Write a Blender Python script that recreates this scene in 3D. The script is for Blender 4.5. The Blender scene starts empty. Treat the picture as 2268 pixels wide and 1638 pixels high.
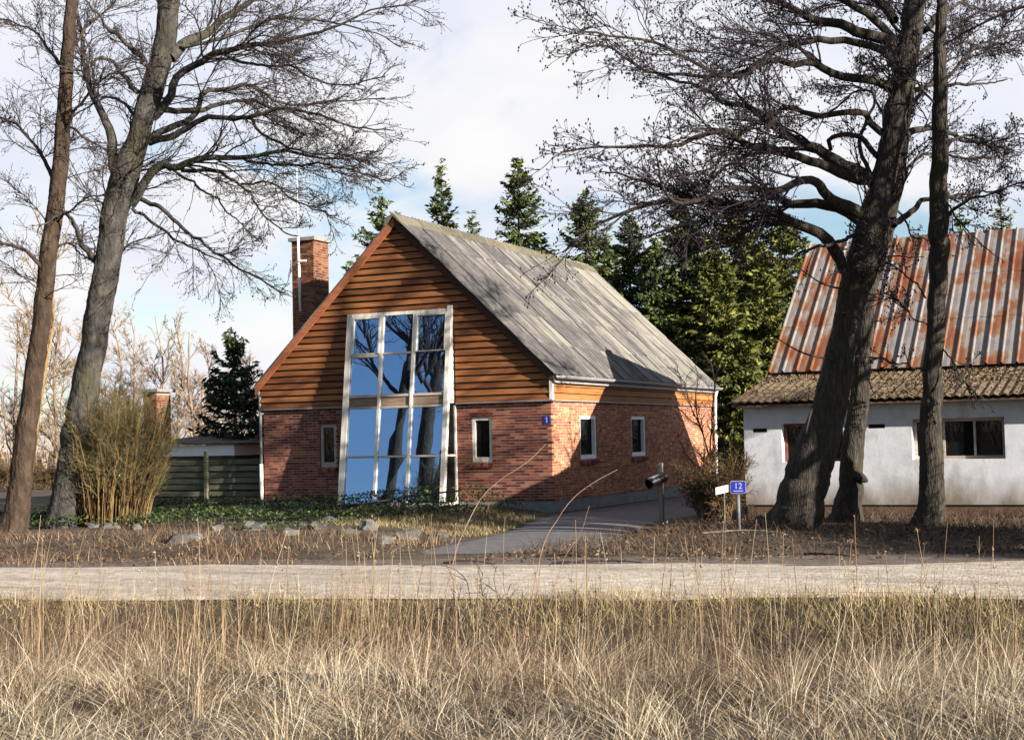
import bpy, math
import numpy as np
from mathutils import Matrix, Vector

rng = np.random.default_rng(7)
S = bpy.context.scene
COL = S.collection

# ------------------------------------------------------------------ camera
CAM = np.array([13.42, -31.08, 1.78])
YAW, PITCH, ROLL = 0.4341, 0.0472, -0.0217
FPX, CX, CY = 3201.9, 1134.0, 819.0            # focal length and centre, in units of a 2268 wide frame
_cy, _sy = math.cos(YAW), math.sin(YAW)
FWD = np.array([-_sy * math.cos(PITCH), _cy * math.cos(PITCH), math.sin(PITCH)])
_r = np.array([_cy, _sy, 0.0]); _u = np.cross(_r, FWD)
RGT = math.cos(ROLL) * _r + math.sin(ROLL) * _u
UPV = -math.sin(ROLL) * _r + math.cos(ROLL) * _u
cd = bpy.data.cameras.new('camera'); cam = bpy.data.objects.new('camera', cd); COL.objects.link(cam)
cd.sensor_width = 36.0; cd.lens = 36.0 * FPX / 2268.0; cd.clip_start = 0.1; cd.clip_end = 3000
cam.matrix_world = Matrix(((RGT[0], UPV[0], -FWD[0], CAM[0]), (RGT[1], UPV[1], -FWD[1], CAM[1]),
                           (RGT[2], UPV[2], -FWD[2], CAM[2]), (0, 0, 0, 1)))
S.camera = cam


def ray(x, y):
    return FWD + ((x - CX) * RGT - (y - CY) * UPV) / FPX


def on_z(x, y, z):
    d = ray(x, y); return CAM + d * ((z - CAM[2]) / d[2])


def at(x, y, t):
    return CAM + ray(x, y) * t


# ------------------------------------------------------------------ light
SUN = np.array([1.0, -0.27, 0.358]); SUN /= np.linalg.norm(SUN)
elev = math.asin(SUN[2]); azim = math.atan2(SUN[0], SUN[1])
sl = bpy.data.lights.new('sun', 'SUN'); sl.energy = 5.0; sl.angle = math.radians(0.55); sl.color = (1.0, 0.90, 0.77)
so = bpy.data.objects.new('sun', sl); COL.objects.link(so)
so.rotation_euler = Vector(SUN).to_track_quat('Z', 'Y').to_euler()
W = bpy.data.worlds.new('World'); S.world = W; W.use_nodes = True
nt = W.node_tree; N = nt.nodes; L = nt.links
N.clear()
sky = N.new('ShaderNodeTexSky'); sky.sky_type = 'NISHITA'; sky.sun_disc = False
sky.sun_elevation = elev; sky.sun_rotation = azim; sky.air_density = 1.0; sky.dust_density = 0.6; sky.ozone_density = 2.0
tc = N.new('ShaderNodeTexCoord')
mp = N.new('ShaderNodeMapping'); mp.inputs['Scale'].default_value = (1.0, 1.0, 2.0); mp.inputs['Location'].default_value = (7.7, 3.3, 1.9)
nz = N.new('ShaderNodeTexNoise'); nz.inputs['Scale'].default_value = 3.2; nz.inputs['Detail'].default_value = 7
nz.inputs['Roughness'].default_value = 0.55; nz.inputs['Distortion'].default_value = 0.3
L.new(tc.outputs['Generated'], mp.inputs['Vector']); L.new(mp.outputs['Vector'], nz.inputs['Vector'])
dt = N.new('ShaderNodeVectorMath'); dt.operation = 'DOT_PRODUCT'; dt.inputs[1].default_value = (-0.47, 0.88, 0.0)
L.new(tc.outputs['Generated'], dt.inputs[0])
ma = N.new('ShaderNodeMath'); ma.operation = 'MULTIPLY_ADD'; ma.inputs[1].default_value = 0.16
L.new(dt.outputs['Value'], ma.inputs[0]); L.new(nz.outputs['Fac'], ma.inputs[2])
mr = N.new('ShaderNodeMapRange'); mr.interpolation_type = 'SMOOTHSTEP'
mr.inputs['From Min'].default_value = 0.45; mr.inputs['From Max'].default_value = 0.61
L.new(ma.outputs[0], mr.inputs['Value'])
nz2 = N.new('ShaderNodeTexNoise'); nz2.inputs['Scale'].default_value = 5.0; nz2.inputs['Detail'].default_value = 5
L.new(mp.outputs['Vector'], nz2.inputs['Vector'])
cr = N.new('ShaderNodeValToRGB')
cr.color_ramp.elements[0].position = 0.35; cr.color_ramp.elements[0].color = (0.82, 0.86, 0.97, 1)
cr.color_ramp.elements[1].position = 0.62; cr.color_ramp.elements[1].color = (1.0, 0.985, 0.985, 1)
L.new(nz2.outputs['Fac'], cr.inputs['Fac'])
cs = N.new('ShaderNodeVectorMath'); cs.operation = 'SCALE'; cs.inputs['Scale'].default_value = 6.1
L.new(cr.outputs['Color'], cs.inputs[0])
mx = N.new('ShaderNodeMixRGB'); L.new(mr.outputs['Result'], mx.inputs['Fac'])
L.new(sky.outputs['Color'], mx.inputs['Color1']); L.new(cs.outputs['Vector'], mx.inputs['Color2'])
bg = N.new('ShaderNodeBackground'); bg.inputs['Strength'].default_value = 0.05
wo = N.new('ShaderNodeOutputWorld'); L.new(mx.outputs['Color'], bg.inputs['Color']); L.new(bg.outputs['Background'], wo.inputs['Surface'])
S.view_settings.view_transform = 'Standard'; S.view_settings.look = 'None'
S.view_settings.exposure = 1.7; S.view_settings.gamma = 1.0; S.view_settings.use_curve_mapping = False

# ------------------------------------------------------------------ materials


def mat(name, ramp=None, color=None, rough=0.85, noise=None, bump=0.0, bdist=0.02, bscale=40, rand=0.0, island=0.0,
        stretch=(1, 1, 1), spec=0.25, detail=6, distort=0.0, obj=True, extra=None, world=False):
    """Principled material: colour from a ramp over noise + per object / per island variation."""
    m = bpy.data.materials.new(name); m.use_nodes = True
    n = m.node_tree.nodes; l = m.node_tree.links
    b = n['Principled BSDF']; b.inputs['Roughness'].default_value = rough
    b.inputs['Specular IOR Level'].default_value = spec
    if color is not None:
        b.inputs['Base Color'].default_value = (*color, 1)
    t = n.new('ShaderNodeTexCoord'); g = n.new('ShaderNodeMapping'); g.inputs['Scale'].default_value = stretch
    if world:
        gp = n.new('ShaderNodeNewGeometry'); l.new(gp.outputs['Position'], g.inputs['Vector'])
    else:
        l.new(t.outputs['Object' if obj else 'Generated'], g.inputs['Vector'])
    if ramp is not None:
        x = n.new('ShaderNodeTexNoise'); x.inputs['Scale'].default_value = noise or 3.0
        x.inputs['Detail'].default_value = detail; x.inputs['Roughness'].default_value = 0.6; x.inputs['Distortion'].default_value = distort
        l.new(g.outputs['Vector'], x.inputs['Vector'])
        val = x.outputs['Fac']
        for amt, kind in ((rand, 'o'), (island, 'i')):
            if amt:
                if kind == 'o':
                    q = n.new('ShaderNodeObjectInfo').outputs['Random']
                else:
                    q = n.new('ShaderNodeNewGeometry').outputs['Random Per Island']
                s = n.new('ShaderNodeMath'); s.operation = 'MULTIPLY_ADD'; s.inputs[1].default_value = amt
                l.new(q, s.inputs[0])
                o = n.new('ShaderNodeMath'); o.operation = 'SUBTRACT'; o.inputs[1].default_value = amt / 2
                l.new(val, s.inputs[2]); l.new(s.outputs[0], o.inputs[0]); val = o.outputs[0]
        c = n.new('ShaderNodeValToRGB')
        e = c.color_ramp.elements
        while len(e) < len(ramp): e.new(0.5)
        for k, (pos, col) in enumerate(ramp):
            e[k].position = pos; e[k].color = (*col, 1)
        l.new(val, c.inputs['Fac']); colout = c.outputs['Color']
        if extra: colout = extra(n, l, t, colout)
        l.new(colout, b.inputs['Base Color'])
    if bump:
        y = n.new('ShaderNodeTexNoise'); y.inputs['Scale'].default_value = bscale; y.inputs['Detail'].default_value = 5
        l.new(g.outputs['Vector'], y.inputs['Vector'])
        bp = n.new('ShaderNodeBump'); bp.inputs['Strength'].default_value = bump; bp.inputs['Distance'].default_value = bdist
        l.new(y.outputs['Fac'], bp.inputs['Height']); l.new(bp.outputs['Normal'], b.inputs['Normal'])
    return m


def overlay(colr, scale, lo, hi, stretch=(1, 1, 1), amount=1.0, detail=5, per_object=0.0):
    """returns an 'extra' that lays patches of another colour over a material"""
    def f(n, l, t, col):
        g = n.new('ShaderNodeMapping'); g.inputs['Scale'].default_value = stretch
        l.new(t.outputs['Object'], g.inputs['Vector'])
        if per_object:
            oi = n.new('ShaderNodeObjectInfo'); sc = n.new('ShaderNodeVectorMath'); sc.operation = 'SCALE'
            cb = n.new('ShaderNodeCombineXYZ')
            for k in range(3): l.new(oi.outputs['Random'], cb.inputs[k])
            l.new(cb.outputs[0], sc.inputs[0]); sc.inputs['Scale'].default_value = per_object
            l.new(sc.outputs[0], g.inputs['Location'])
        x = n.new('ShaderNodeTexNoise'); x.inputs['Scale'].default_value = scale; x.inputs['Detail'].default_value = detail
        x.inputs['Roughness'].default_value = 0.6
        l.new(g.outputs['Vector'], x.inputs['Vector'])
        r = n.new('ShaderNodeMapRange'); r.inputs['From Min'].default_value = lo; r.inputs['From Max'].default_value = hi
        r.inputs['To Max'].default_value = amount
        l.new(x.outputs['Fac'], r.inputs['Value'])
        m = n.new('ShaderNodeMixRGB'); l.new(r.outputs['Result'], m.inputs['Fac']); l.new(col, m.inputs['Color1'])
        m.inputs['Color2'].default_value = (*colr, 1)
        return m.outputs['Color']
    return f


def chain(*fs):
    def f(n, l, t, col):
        for q in fs: col = q(n, l, t, col)
        return col
    return f


def zband(z0, z1, colr, amount=0.8, scale=3.0):
    """dirt that gathers between two heights (splash stain on the foot of a wall), broken up by noise"""
    def f(n, l, t, col):
        s = n.new('ShaderNodeSeparateXYZ'); l.new(t.outputs['Object'], s.inputs[0])
        x = n.new('ShaderNodeTexNoise'); x.inputs['Scale'].default_value = scale; x.inputs['Detail'].default_value = 6
        g = n.new('ShaderNodeMapping'); g.inputs['Scale'].default_value = (1, 1, 0.4)
        l.new(t.outputs['Object'], g.inputs['Vector']); l.new(g.outputs['Vector'], x.inputs['Vector'])
        a = n.new('ShaderNodeMath'); a.operation = 'MULTIPLY_ADD'; a.inputs[1].default_value = -0.9
        l.new(x.outputs['Fac'], a.inputs[0]); l.new(s.outputs['Z'], a.inputs[2])
        r = n.new('ShaderNodeMapRange'); r.inputs['From Min'].default_value = z1 - 0.45; r.inputs['From Max'].default_value = z0 - 0.45
        r.inputs['To Max'].default_value = amount
        l.new(a.outputs[0], r.inputs['Value'])
        m = n.new('ShaderNodeMixRGB'); l.new(r.outputs['Result'], m.inputs['Fac']); l.new(col, m.inputs['Color1'])
        m.inputs['Color2'].default_value = (*colr, 1)
        return m.outputs['Color']
    return f


BRICK = [(0.22, (0.042, 0.016, 0.016)), (0.42, (0.125, 0.032, 0.023)), (0.58, (0.19, 0.052, 0.030)), (0.8, (0.28, 0.12, 0.075))]
M = {}
M['brick'] = mat('brick', BRICK, noise=9, rand=0.55, rough=0.9, bump=0.4, bscale=60)
M['brickwork'] = mat('brickwork', BRICK, noise=9, island=0.55, rough=0.9, bump=0.4, bscale=60)
BRICK_SUNLIT = [(p_, (min(c_[0] * 2.1, .7), c_[1] * 2.7, c_[2] * 2.2)) for p_, c_ in BRICK]  # front bricks lightened and warmed, the side wall's sunlight put into the colour
M['brick_sunlit'] = mat('brick_sunlit', BRICK_SUNLIT, noise=9, rand=0.32, rough=0.9, bump=0.4, bscale=60)
M['brickwork_sunlit'] = mat('brickwork_sunlit', BRICK_SUNLIT, noise=9, island=0.32, rough=0.9, bump=0.4, bscale=60)
M['chim'] = mat('chimney_brick', [(0.25, (0.04836, 0.01674, 0.01116)), (0.5, (0.134, 0.04836, 0.02232)), (0.8, (0.186, 0.08925, 0.04464))], noise=9, island=0.5, rough=0.9)
M['mortar'] = mat('mortar', [(0.3, (0.2376, 0.18, 0.144)), (0.7, (0.36, 0.288, 0.2376))], noise=6, bump=0.3, bscale=90)
M['plinth'] = mat('plinth_render', [(0.3, (0.13, 0.1365, 0.1398)), (0.7, (0.2145, 0.221, 0.221))], noise=3, bump=0.3)
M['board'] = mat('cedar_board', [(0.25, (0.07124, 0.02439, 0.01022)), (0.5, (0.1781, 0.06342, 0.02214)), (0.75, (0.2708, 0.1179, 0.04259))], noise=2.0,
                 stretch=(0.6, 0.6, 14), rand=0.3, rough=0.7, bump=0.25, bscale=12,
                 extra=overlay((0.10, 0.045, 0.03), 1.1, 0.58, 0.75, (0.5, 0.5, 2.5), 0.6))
M['board_sunlit'] = mat('cedar_board_sunlit', [(0.25, (0.1488, 0.0527, 0.01736)), (0.5, (0.2604, 0.1023, 0.031)), (0.75, (0.3348, 0.155, 0.0558))], noise=2.0,
                      stretch=(0.6, 0.6, 14), rand=0.35, rough=0.7, bump=0.25, bscale=12)  # same cedar, lighter and more orange: sunlight on the side painted in
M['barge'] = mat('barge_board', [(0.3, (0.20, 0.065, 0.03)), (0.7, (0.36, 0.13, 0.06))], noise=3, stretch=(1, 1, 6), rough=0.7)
M['barge_shaded'] = mat('shaded_barge_board', [(0.3, (0.022, 0.011, 0.008)), (0.7, (0.055, 0.024, 0.015))], noise=3, stretch=(1, 1, 6), rough=0.7)  # darker copy of barge; shade under the sheet edge put into its colour
M['dark'] = mat('dark_backing', color=(0.02, 0.016, 0.014))
M['oldwhite'] = mat('weathered_white_wood', [(0.3, (0.391, 0.3485, 0.306)), (0.5, (0.578, 0.544, 0.493)), (0.75, (0.697, 0.6715, 0.629))], noise=3,
                    stretch=(3, 3, 0.7), rough=0.6, bump=0.15)
M['greywood'] = mat('grey_wood', [(0.3, (0.24, 0.20, 0.17)), (0.7, (0.46, 0.41, 0.36))], noise=3, stretch=(0.7, 1, 5), rough=0.75, bump=0.2)
M['panelwood'] = mat('spandrel_wood', [(0.3, (0.13, 0.085, 0.06)), (0.7, (0.30, 0.22, 0.17))], noise=3, stretch=(0.5, 1, 4), rough=0.7, rand=0.2)
M['white'] = mat('white_paint', [(0.3, (0.70, 0.70, 0.70)), (0.7, (0.82, 0.82, 0.81))], noise=4, rough=0.45)
M['metal'] = mat('grey_metal', [(0.3, (0.162, 0.1665, 0.1755)), (0.7, (0.2475, 0.252, 0.2565))], noise=5, rough=0.45, spec=0.5)
M['blackmetal'] = mat('dark_metal', color=(0.018, 0.018, 0.02), rough=0.5, spec=0.4)
M['concrete'] = mat('concrete', [(0.3, (0.13, 0.125, 0.115)), (0.7, (0.22, 0.215, 0.2))], noise=6, bump=0.3)


def streaks(n, l, t, col):
    """pale lichen running down the roof sheets, fading in and out in long runs"""
    g = n.new('ShaderNodeMapping'); g.inputs['Scale'].default_value = (0.42, 5.6, 0.42)
    tg = n.new('ShaderNodeNewGeometry')
    l.new(tg.outputs['Position'], g.inputs['Vector'])
    oj = n.new('ShaderNodeObjectInfo'); cb = n.new('ShaderNodeCombineXYZ'); ml = n.new('ShaderNodeMath'); ml.operation = 'MULTIPLY'; ml.inputs[1].default_value = 40
    l.new(oj.outputs['Random'], ml.inputs[0]); l.new(ml.outputs[0], cb.inputs[0]); l.new(cb.outputs[0], g.inputs['Location'])
    x = n.new('ShaderNodeTexNoise'); x.inputs['Scale'].default_value = 1.5; x.inputs['Detail'].default_value = 5; x.inputs['Roughness'].default_value = 0.7
    l.new(g.outputs['Vector'], x.inputs['Vector'])
    oi = n.new('ShaderNodeObjectInfo')
    a = n.new('ShaderNodeMath'); a.operation = 'MULTIPLY_ADD'; a.inputs[1].default_value = 0.07
    l.new(oi.outputs['Random'], a.inputs[0]); l.new(x.outputs['Fac'], a.inputs[2])
    b2 = n.new('ShaderNodeTexNoise'); b2.inputs['Scale'].default_value = 0.45; b2.inputs['Detail'].default_value = 3
    l.new(tg.outputs['Position'], b2.inputs['Vector'])
    a2 = n.new('ShaderNodeMath'); a2.operation = 'MULTIPLY_ADD'; a2.inputs[1].default_value = 0.35
    l.new(b2.outputs['Fac'], a2.inputs[0]); l.new(a.outputs[0], a2.inputs[2])
    sp = n.new('ShaderNodeSeparateXYZ'); l.new(tg.outputs['Position'], sp.inputs[0])
    a3_ = n.new('ShaderNodeMath'); a3_.operation = 'MULTIPLY_ADD'; a3_.inputs[1].default_value = 0.012
    l.new(sp.outputs['Y'], a3_.inputs[0]); l.new(a2.outputs[0], a3_.inputs[2]); a2 = a3_
    r = n.new('ShaderNodeMapRange'); r.inputs['From Min'].default_value = 0.745; r.inputs['From Max'].default_value = 0.90; r.inputs['To Max'].default_value = 0.75
    l.new(a2.outputs[0], r.inputs['Value'])
    m = n.new('ShaderNodeMixRGB'); l.new(r.outputs['Result'], m.inputs['Fac']); l.new(col, m.inputs['Color1'])
    m.inputs['Color2'].default_value = (0.215, 0.205, 0.175, 1)
    return m.outputs['Color']


M['sheet'] = mat('fibre_cement', [(0.3, (0.04733, 0.04505, 0.0473)), (0.5, (0.06691, 0.06375, 0.06605)), (0.75, (0.09384, 0.08925, 0.08925))], noise=5, rand=0.06, world=True,
                 rough=0.9, bump=0.4, bscale=50, extra=streaks)
M['ridge'] = mat('ridge_cap', [(0.3, (0.0612, 0.0563, 0.04284)), (0.6, (0.1163, 0.1053, 0.07466))], noise=6, rand=0.3, rough=0.95, bump=0.4)
M['rust'] = mat('rusty_sheet', [(0.30, (0.1248, 0.115, 0.1206)), (0.45, (0.1747, 0.1574, 0.1521)), (0.51, (0.1435, 0.08777, 0.05741)), (0.58, (0.1466, 0.04842, 0.02009)), (0.78, (0.06864, 0.02118, 0.01033))],
                noise=1.1, rand=0.05, world=True, rough=0.6, spec=0.3, detail=8, stretch=(2.4, 0.9, 0.9), bump=0.1)
M['moss'] = mat('mossy_sheet', [(0.28, (0.0253, 0.0207, 0.01495)), (0.45, (0.0759, 0.0552, 0.03565)), (0.58, (0.1437, 0.1035, 0.06095)), (0.75, (0.2415, 0.184, 0.1092))],
                noise=11, rand=0.1, world=True, rough=1.0, bump=0.8, bscale=30)
M['barnwall'] = mat('barn_limewash', [(0.28, (0.3798, 0.3913, 0.4214)), (0.5, (0.4684, 0.4827, 0.5232)), (0.75, (0.5189, 0.5283, 0.5668))], noise=2.2, rough=0.95,
                    bump=0.15, bscale=18, extra=chain(overlay((0.20, 0.20, 0.185), 2.4, 0.52, 0.75, (1.4, 1.4, 0.7), 0.6), zband(0.35, 0.95, (0.11, 0.08, 0.045), 0.85)))
M['barnfoot'] = mat('tarred_foot', [(0.3, (0.05, 0.032, 0.022)), (0.7, (0.13, 0.085, 0.06))], noise=5, bump=0.4)
M['redwood'] = mat('dark_red_frame', [(0.3, (0.10, 0.03, 0.025)), (0.7, (0.2, 0.07, 0.05))], noise=4)
M['bark'] = mat('alder_bark', [(0.25, (0.0108, 0.00945, 0.0081)), (0.5, (0.02835, 0.0243, 0.02025)), (0.75, (0.07425, 0.0621, 0.0486))], noise=12, detail=9,
                stretch=(1.8, 1.8, 0.35), rough=0.95, bump=1.0, bdist=0.05, bscale=22, extra=overlay((0.035, 0.036, 0.013), 1.6, 0.54, 0.70, (1, 1, 0.5), 0.6))
M['barkA'] = mat('smooth_bark', [(0.25, (0.0138, 0.01265, 0.01265)), (0.5, (0.0368, 0.0345, 0.0322)), (0.75, (0.0828, 0.0759, 0.06785))], noise=5,
                 stretch=(1.2, 1.2, 0.6), rough=0.95, bump=1.0, bdist=0.05, bscale=13, extra=overlay((0.05, 0.05, 0.02), 1.2, 0.5, 0.68, (1, 1, 0.5), 0.6))
M['barkB'] = mat('reddish_bark', [(0.25, (0.01364, 0.00868, 0.0062)), (0.5, (0.03596, 0.02356, 0.01612)), (0.75, (0.0744, 0.0527, 0.0372))], noise=5,
                 stretch=(1.2, 1.2, 0.6), rough=0.95, bump=1.0, bdist=0.05, bscale=13)
M['twig'] = mat('twig', [(0.3, (0.0125, 0.00875, 0.01215)), (0.7, (0.035, 0.025, 0.0297))], noise=2, rough=0.9)
M['twigA'] = mat('twig_brown', [(0.3, (0.016, 0.012, 0.013)), (0.7, (0.045, 0.033, 0.030))], noise=2, rough=0.9)
M['farbark'] = mat('far_bark', [(0.3, (0.1364, 0.093, 0.062)), (0.7, (0.2728, 0.2108, 0.155))], noise=2, rand=0.3, rough=0.95)
M['goldbark'] = mat('golden_bark', [(0.3, (0.1428, 0.0882, 0.0336)), (0.7, (0.231, 0.1596, 0.0756))], noise=2, rough=0.95)
M['needles'] = mat('spruce_needles', [(0.2, (0.01512, 0.0252, 0.01008)), (0.45, (0.0378, 0.05712, 0.01512)), (0.65, (0.0714, 0.0924, 0.02184)), (0.85, (0.126, 0.1428, 0.0378))],
                   noise=0.9, island=0.6, rough=0.8)
M['needles_sunlit'] = mat('sunlit_spruce_needles', [(0.2, (0.01962, 0.02553, 0.005902)), (0.45, (0.06168, 0.07295, 0.0118)), (0.65, (0.1009, 0.1094, 0.02007)), (0.85, (0.157, 0.1612, 0.03541))],
                    noise=0.9, island=0.6, rough=0.8)  # spruce needles brightened and yellowed, sunlight on the right-hand trees put in the colour
M['pine'] = mat('pine_needles', [(0.2, (0.009, 0.0165, 0.009)), (0.5, (0.0225, 0.0375, 0.018)), (0.85, (0.06375, 0.0825, 0.0375))], noise=1.2, island=0.6, rough=0.8)
M['willow'] = mat('willow_twigs', [(0.2, (0.04453, 0.03676, 0.01548)), (0.5, (0.1012, 0.08315, 0.03485)), (0.85, (0.2024, 0.175, 0.08228))], noise=1.2, island=0.6, rough=0.9)
M['cane'] = mat('golden_canes', [(0.25, (0.04331, 0.02235, 0.009342)), (0.5, (0.1113, 0.06831, 0.02492)), (0.8, (0.2227, 0.1552, 0.07008))], noise=1.5, island=0.6, rough=0.8)
M['fence'] = mat('fence_board', [(0.3, (0.05225, 0.0589, 0.038)), (0.55, (0.1092, 0.114, 0.0741)), (0.75, (0.1805, 0.1805, 0.1235))], noise=3, stretch=(0.6, 1, 6), rand=0.2, rough=0.9, bump=0.3)
M['ivy'] = mat('ivy_leaves', [(0.2, (0.0068, 0.0136, 0.0051)), (0.5, (0.0187, 0.0357, 0.00935)), (0.72, (0.0442, 0.06375, 0.0136)), (0.86, (0.1275, 0.1148, 0.0255)), (0.95, (0.136, 0.05525, 0.02125))],
               noise=0.8, island=0.55, rough=0.6)
M['leaflitter'] = mat('leaf_litter', [(0.2, (0.0231, 0.01386, 0.00924)), (0.5, (0.066, 0.0396, 0.02376)), (0.8, (0.1386, 0.0924, 0.0561))], noise=1.0, island=0.6, rough=0.95)
M['straw'] = mat('dry_grass', [(0.18, (0.02807, 0.01786, 0.01052)), (0.38, (0.1067, 0.06976, 0.03975)), (0.55, (0.2414, 0.1869, 0.1168)), (0.78, (0.4154, 0.3683, 0.2746))],
                 noise=0.8, island=0.75, rough=0.75)
M['palestraw'] = mat('pale_straw', [(0.2, (0.1243, 0.08992, 0.05359)), (0.45, (0.2939, 0.2416, 0.1667)), (0.75, (0.4634, 0.4215, 0.3393))], noise=0.8, island=0.6, rough=0.75)
M['sedge'] = mat('brown_weeds', [(0.2, (0.03552, 0.02325, 0.01649)), (0.5, (0.1184, 0.07362, 0.04535)), (0.8, (0.2684, 0.1938, 0.1237))], noise=0.8, island=0.7, rough=0.85)
M['greengrass'] = mat('short_grass', [(0.2, (0.04743, 0.0341, 0.01953)), (0.45, (0.1344, 0.0992, 0.05534)), (0.62, (0.2055, 0.1736, 0.07324)), (0.82, (0.3953, 0.31, 0.1872))], noise=0.8, island=0.5, rough=0.9)
M['stalk'] = mat('dry_stalk', [(0.25, (0.1247, 0.08011, 0.04366)), (0.5, (0.2218, 0.1602, 0.09702)), (0.8, (0.2957, 0.2498, 0.1746))], noise=1.0, rand=0.5, rough=0.8)
M['bramble'] = mat('bramble_cane', [(0.3, (0.15, 0.085, 0.065)), (0.7, (0.30, 0.21, 0.16))], noise=4, rough=0.7)
M['stone'] = mat('field_stone', [(0.25, (0.03375, 0.03188, 0.03)), (0.5, (0.07875, 0.075, 0.07125)), (0.78, (0.1575, 0.1537, 0.15))], noise=3.5, rand=0.3, rough=0.95, bump=0.7, bscale=14,
                 extra=overlay((0.10, 0.11, 0.04), 2.2, 0.55, 0.7, (1, 1, 1), 0.7))
M['soil'] = mat('ground', [(0.25, (0.0186, 0.01302, 0.0093)), (0.45, (0.04092, 0.02976, 0.02046)), (0.6, (0.0651, 0.0496, 0.03286)), (0.8, (0.0992, 0.0775, 0.0496))], noise=1.6, rough=1.0,
                bump=0.8, bscale=9, detail=9)
M['road'] = mat('gravel_road', [(0.26, (0.19, 0.16, 0.13)), (0.5, (0.36, 0.315, 0.265)), (0.74, (0.50, 0.455, 0.39))], noise=7, rough=0.95, bump=0.9, bdist=0.03, bscale=28, detail=10,
                extra=chain(overlay((0.15, 0.122, 0.095), 0.7, 0.48, 0.68, (0.25, 1.9, 1), 0.65), overlay((0.10, 0.085, 0.065), 26, 0.58, 0.68, (1, 1, 1), 0.7), overlay((0.55, 0.52, 0.47), 40, 0.64, 0.70, (1, 1, 1), 0.8)))
M['shoulder'] = mat('shaded_road_shoulder', [(0.28, (0.0468, 0.036, 0.03024)), (0.5, (0.09, 0.07056, 0.05904)), (0.75, (0.144, 0.1188, 0.1008))], noise=4, rough=1.0, bump=0.7, bscale=25, detail=9)  # shoulder soil darkened; the shade strip along the road is put into its colour
M['tarmac'] = mat('drive_tarmac', [(0.3, (0.0713, 0.0682, 0.07316)), (0.6, (0.1085, 0.1054, 0.1085)), (0.8, (0.1612, 0.1519, 0.1488))], noise=5, rough=0.9, bump=0.4, bscale=60, detail=8)
M['postwood'] = mat('post_wood', [(0.3, (0.119, 0.1085, 0.084)), (0.7, (0.21, 0.196, 0.154))], noise=3, stretch=(3, 3, 0.6), rough=0.9)
M['blue'] = mat('blue_enamel', color=(0.008, 0.012, 0.20), rough=0.3, spec=0.5)
M['signwhite'] = mat('sign_white', color=(0.62, 0.64, 0.62), rough=0.4)
M['numeral'] = mat('shaded_numeral', color=(0.24, 0.26, 0.36), rough=0.5)  # white digits greyed, the sign's shade put into their colour
M['galv'] = mat('galvanised', [(0.3, (0.06, 0.066, 0.072)), (0.7, (0.12, 0.126, 0.132))], noise=5, rough=0.5)
M['black'] = mat('black_plastic', color=(0.012, 0.012, 0.013), rough=0.3, spec=0.5)


def glass(name, base, refl, tint=(1, 1, 1)):
    m = bpy.data.materials.new(name); m.use_nodes = True
    n = m.node_tree.nodes; l = m.node_tree.links
    b = n['Principled BSDF']; b.inputs['Base Color'].default_value = (*base, 1); b.inputs['Roughness'].default_value = 0.6
    b.inputs['Specular IOR Level'].default_value = 0.0
    g = n.new('ShaderNodeBsdfGlossy'); g.inputs['Roughness'].default_value = 0.008; g.inputs['Color'].default_value = (*tint, 1)
    t = n.new('ShaderNodeTexCoord'); w = n.new('ShaderNodeTexNoise'); w.inputs['Scale'].default_value = 1.7; w.inputs['Detail'].default_value = 1
    l.new(t.outputs['Object'], w.inputs['Vector'])
    bp = n.new('ShaderNodeBump'); bp.inputs['Strength'].default_value = 0.05; bp.inputs['Distance'].default_value = 0.02
    l.new(w.outputs['Fac'], bp.inputs['Height']); l.new(bp.outputs['Normal'], g.inputs['Normal'])
    f = n.new('ShaderNodeMixShader'); f.inputs['Fac'].default_value = refl
    l.new(b.outputs['BSDF'], f.inputs[1]); l.new(g.outputs['BSDF'], f.inputs[2])
    l.new(f.outputs['Shader'], n['Material Output'].inputs['Surface'])
    return m


M['mirrorglass'] = glass('coated_glass', (0.010, 0.013, 0.02), 0.66, (0.50, 0.70, 1.0))
M['glass'] = glass('window_glass', (0.006, 0.007, 0.007), 0.03)

# ------------------------------------------------------------------ mesh helpers


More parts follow.
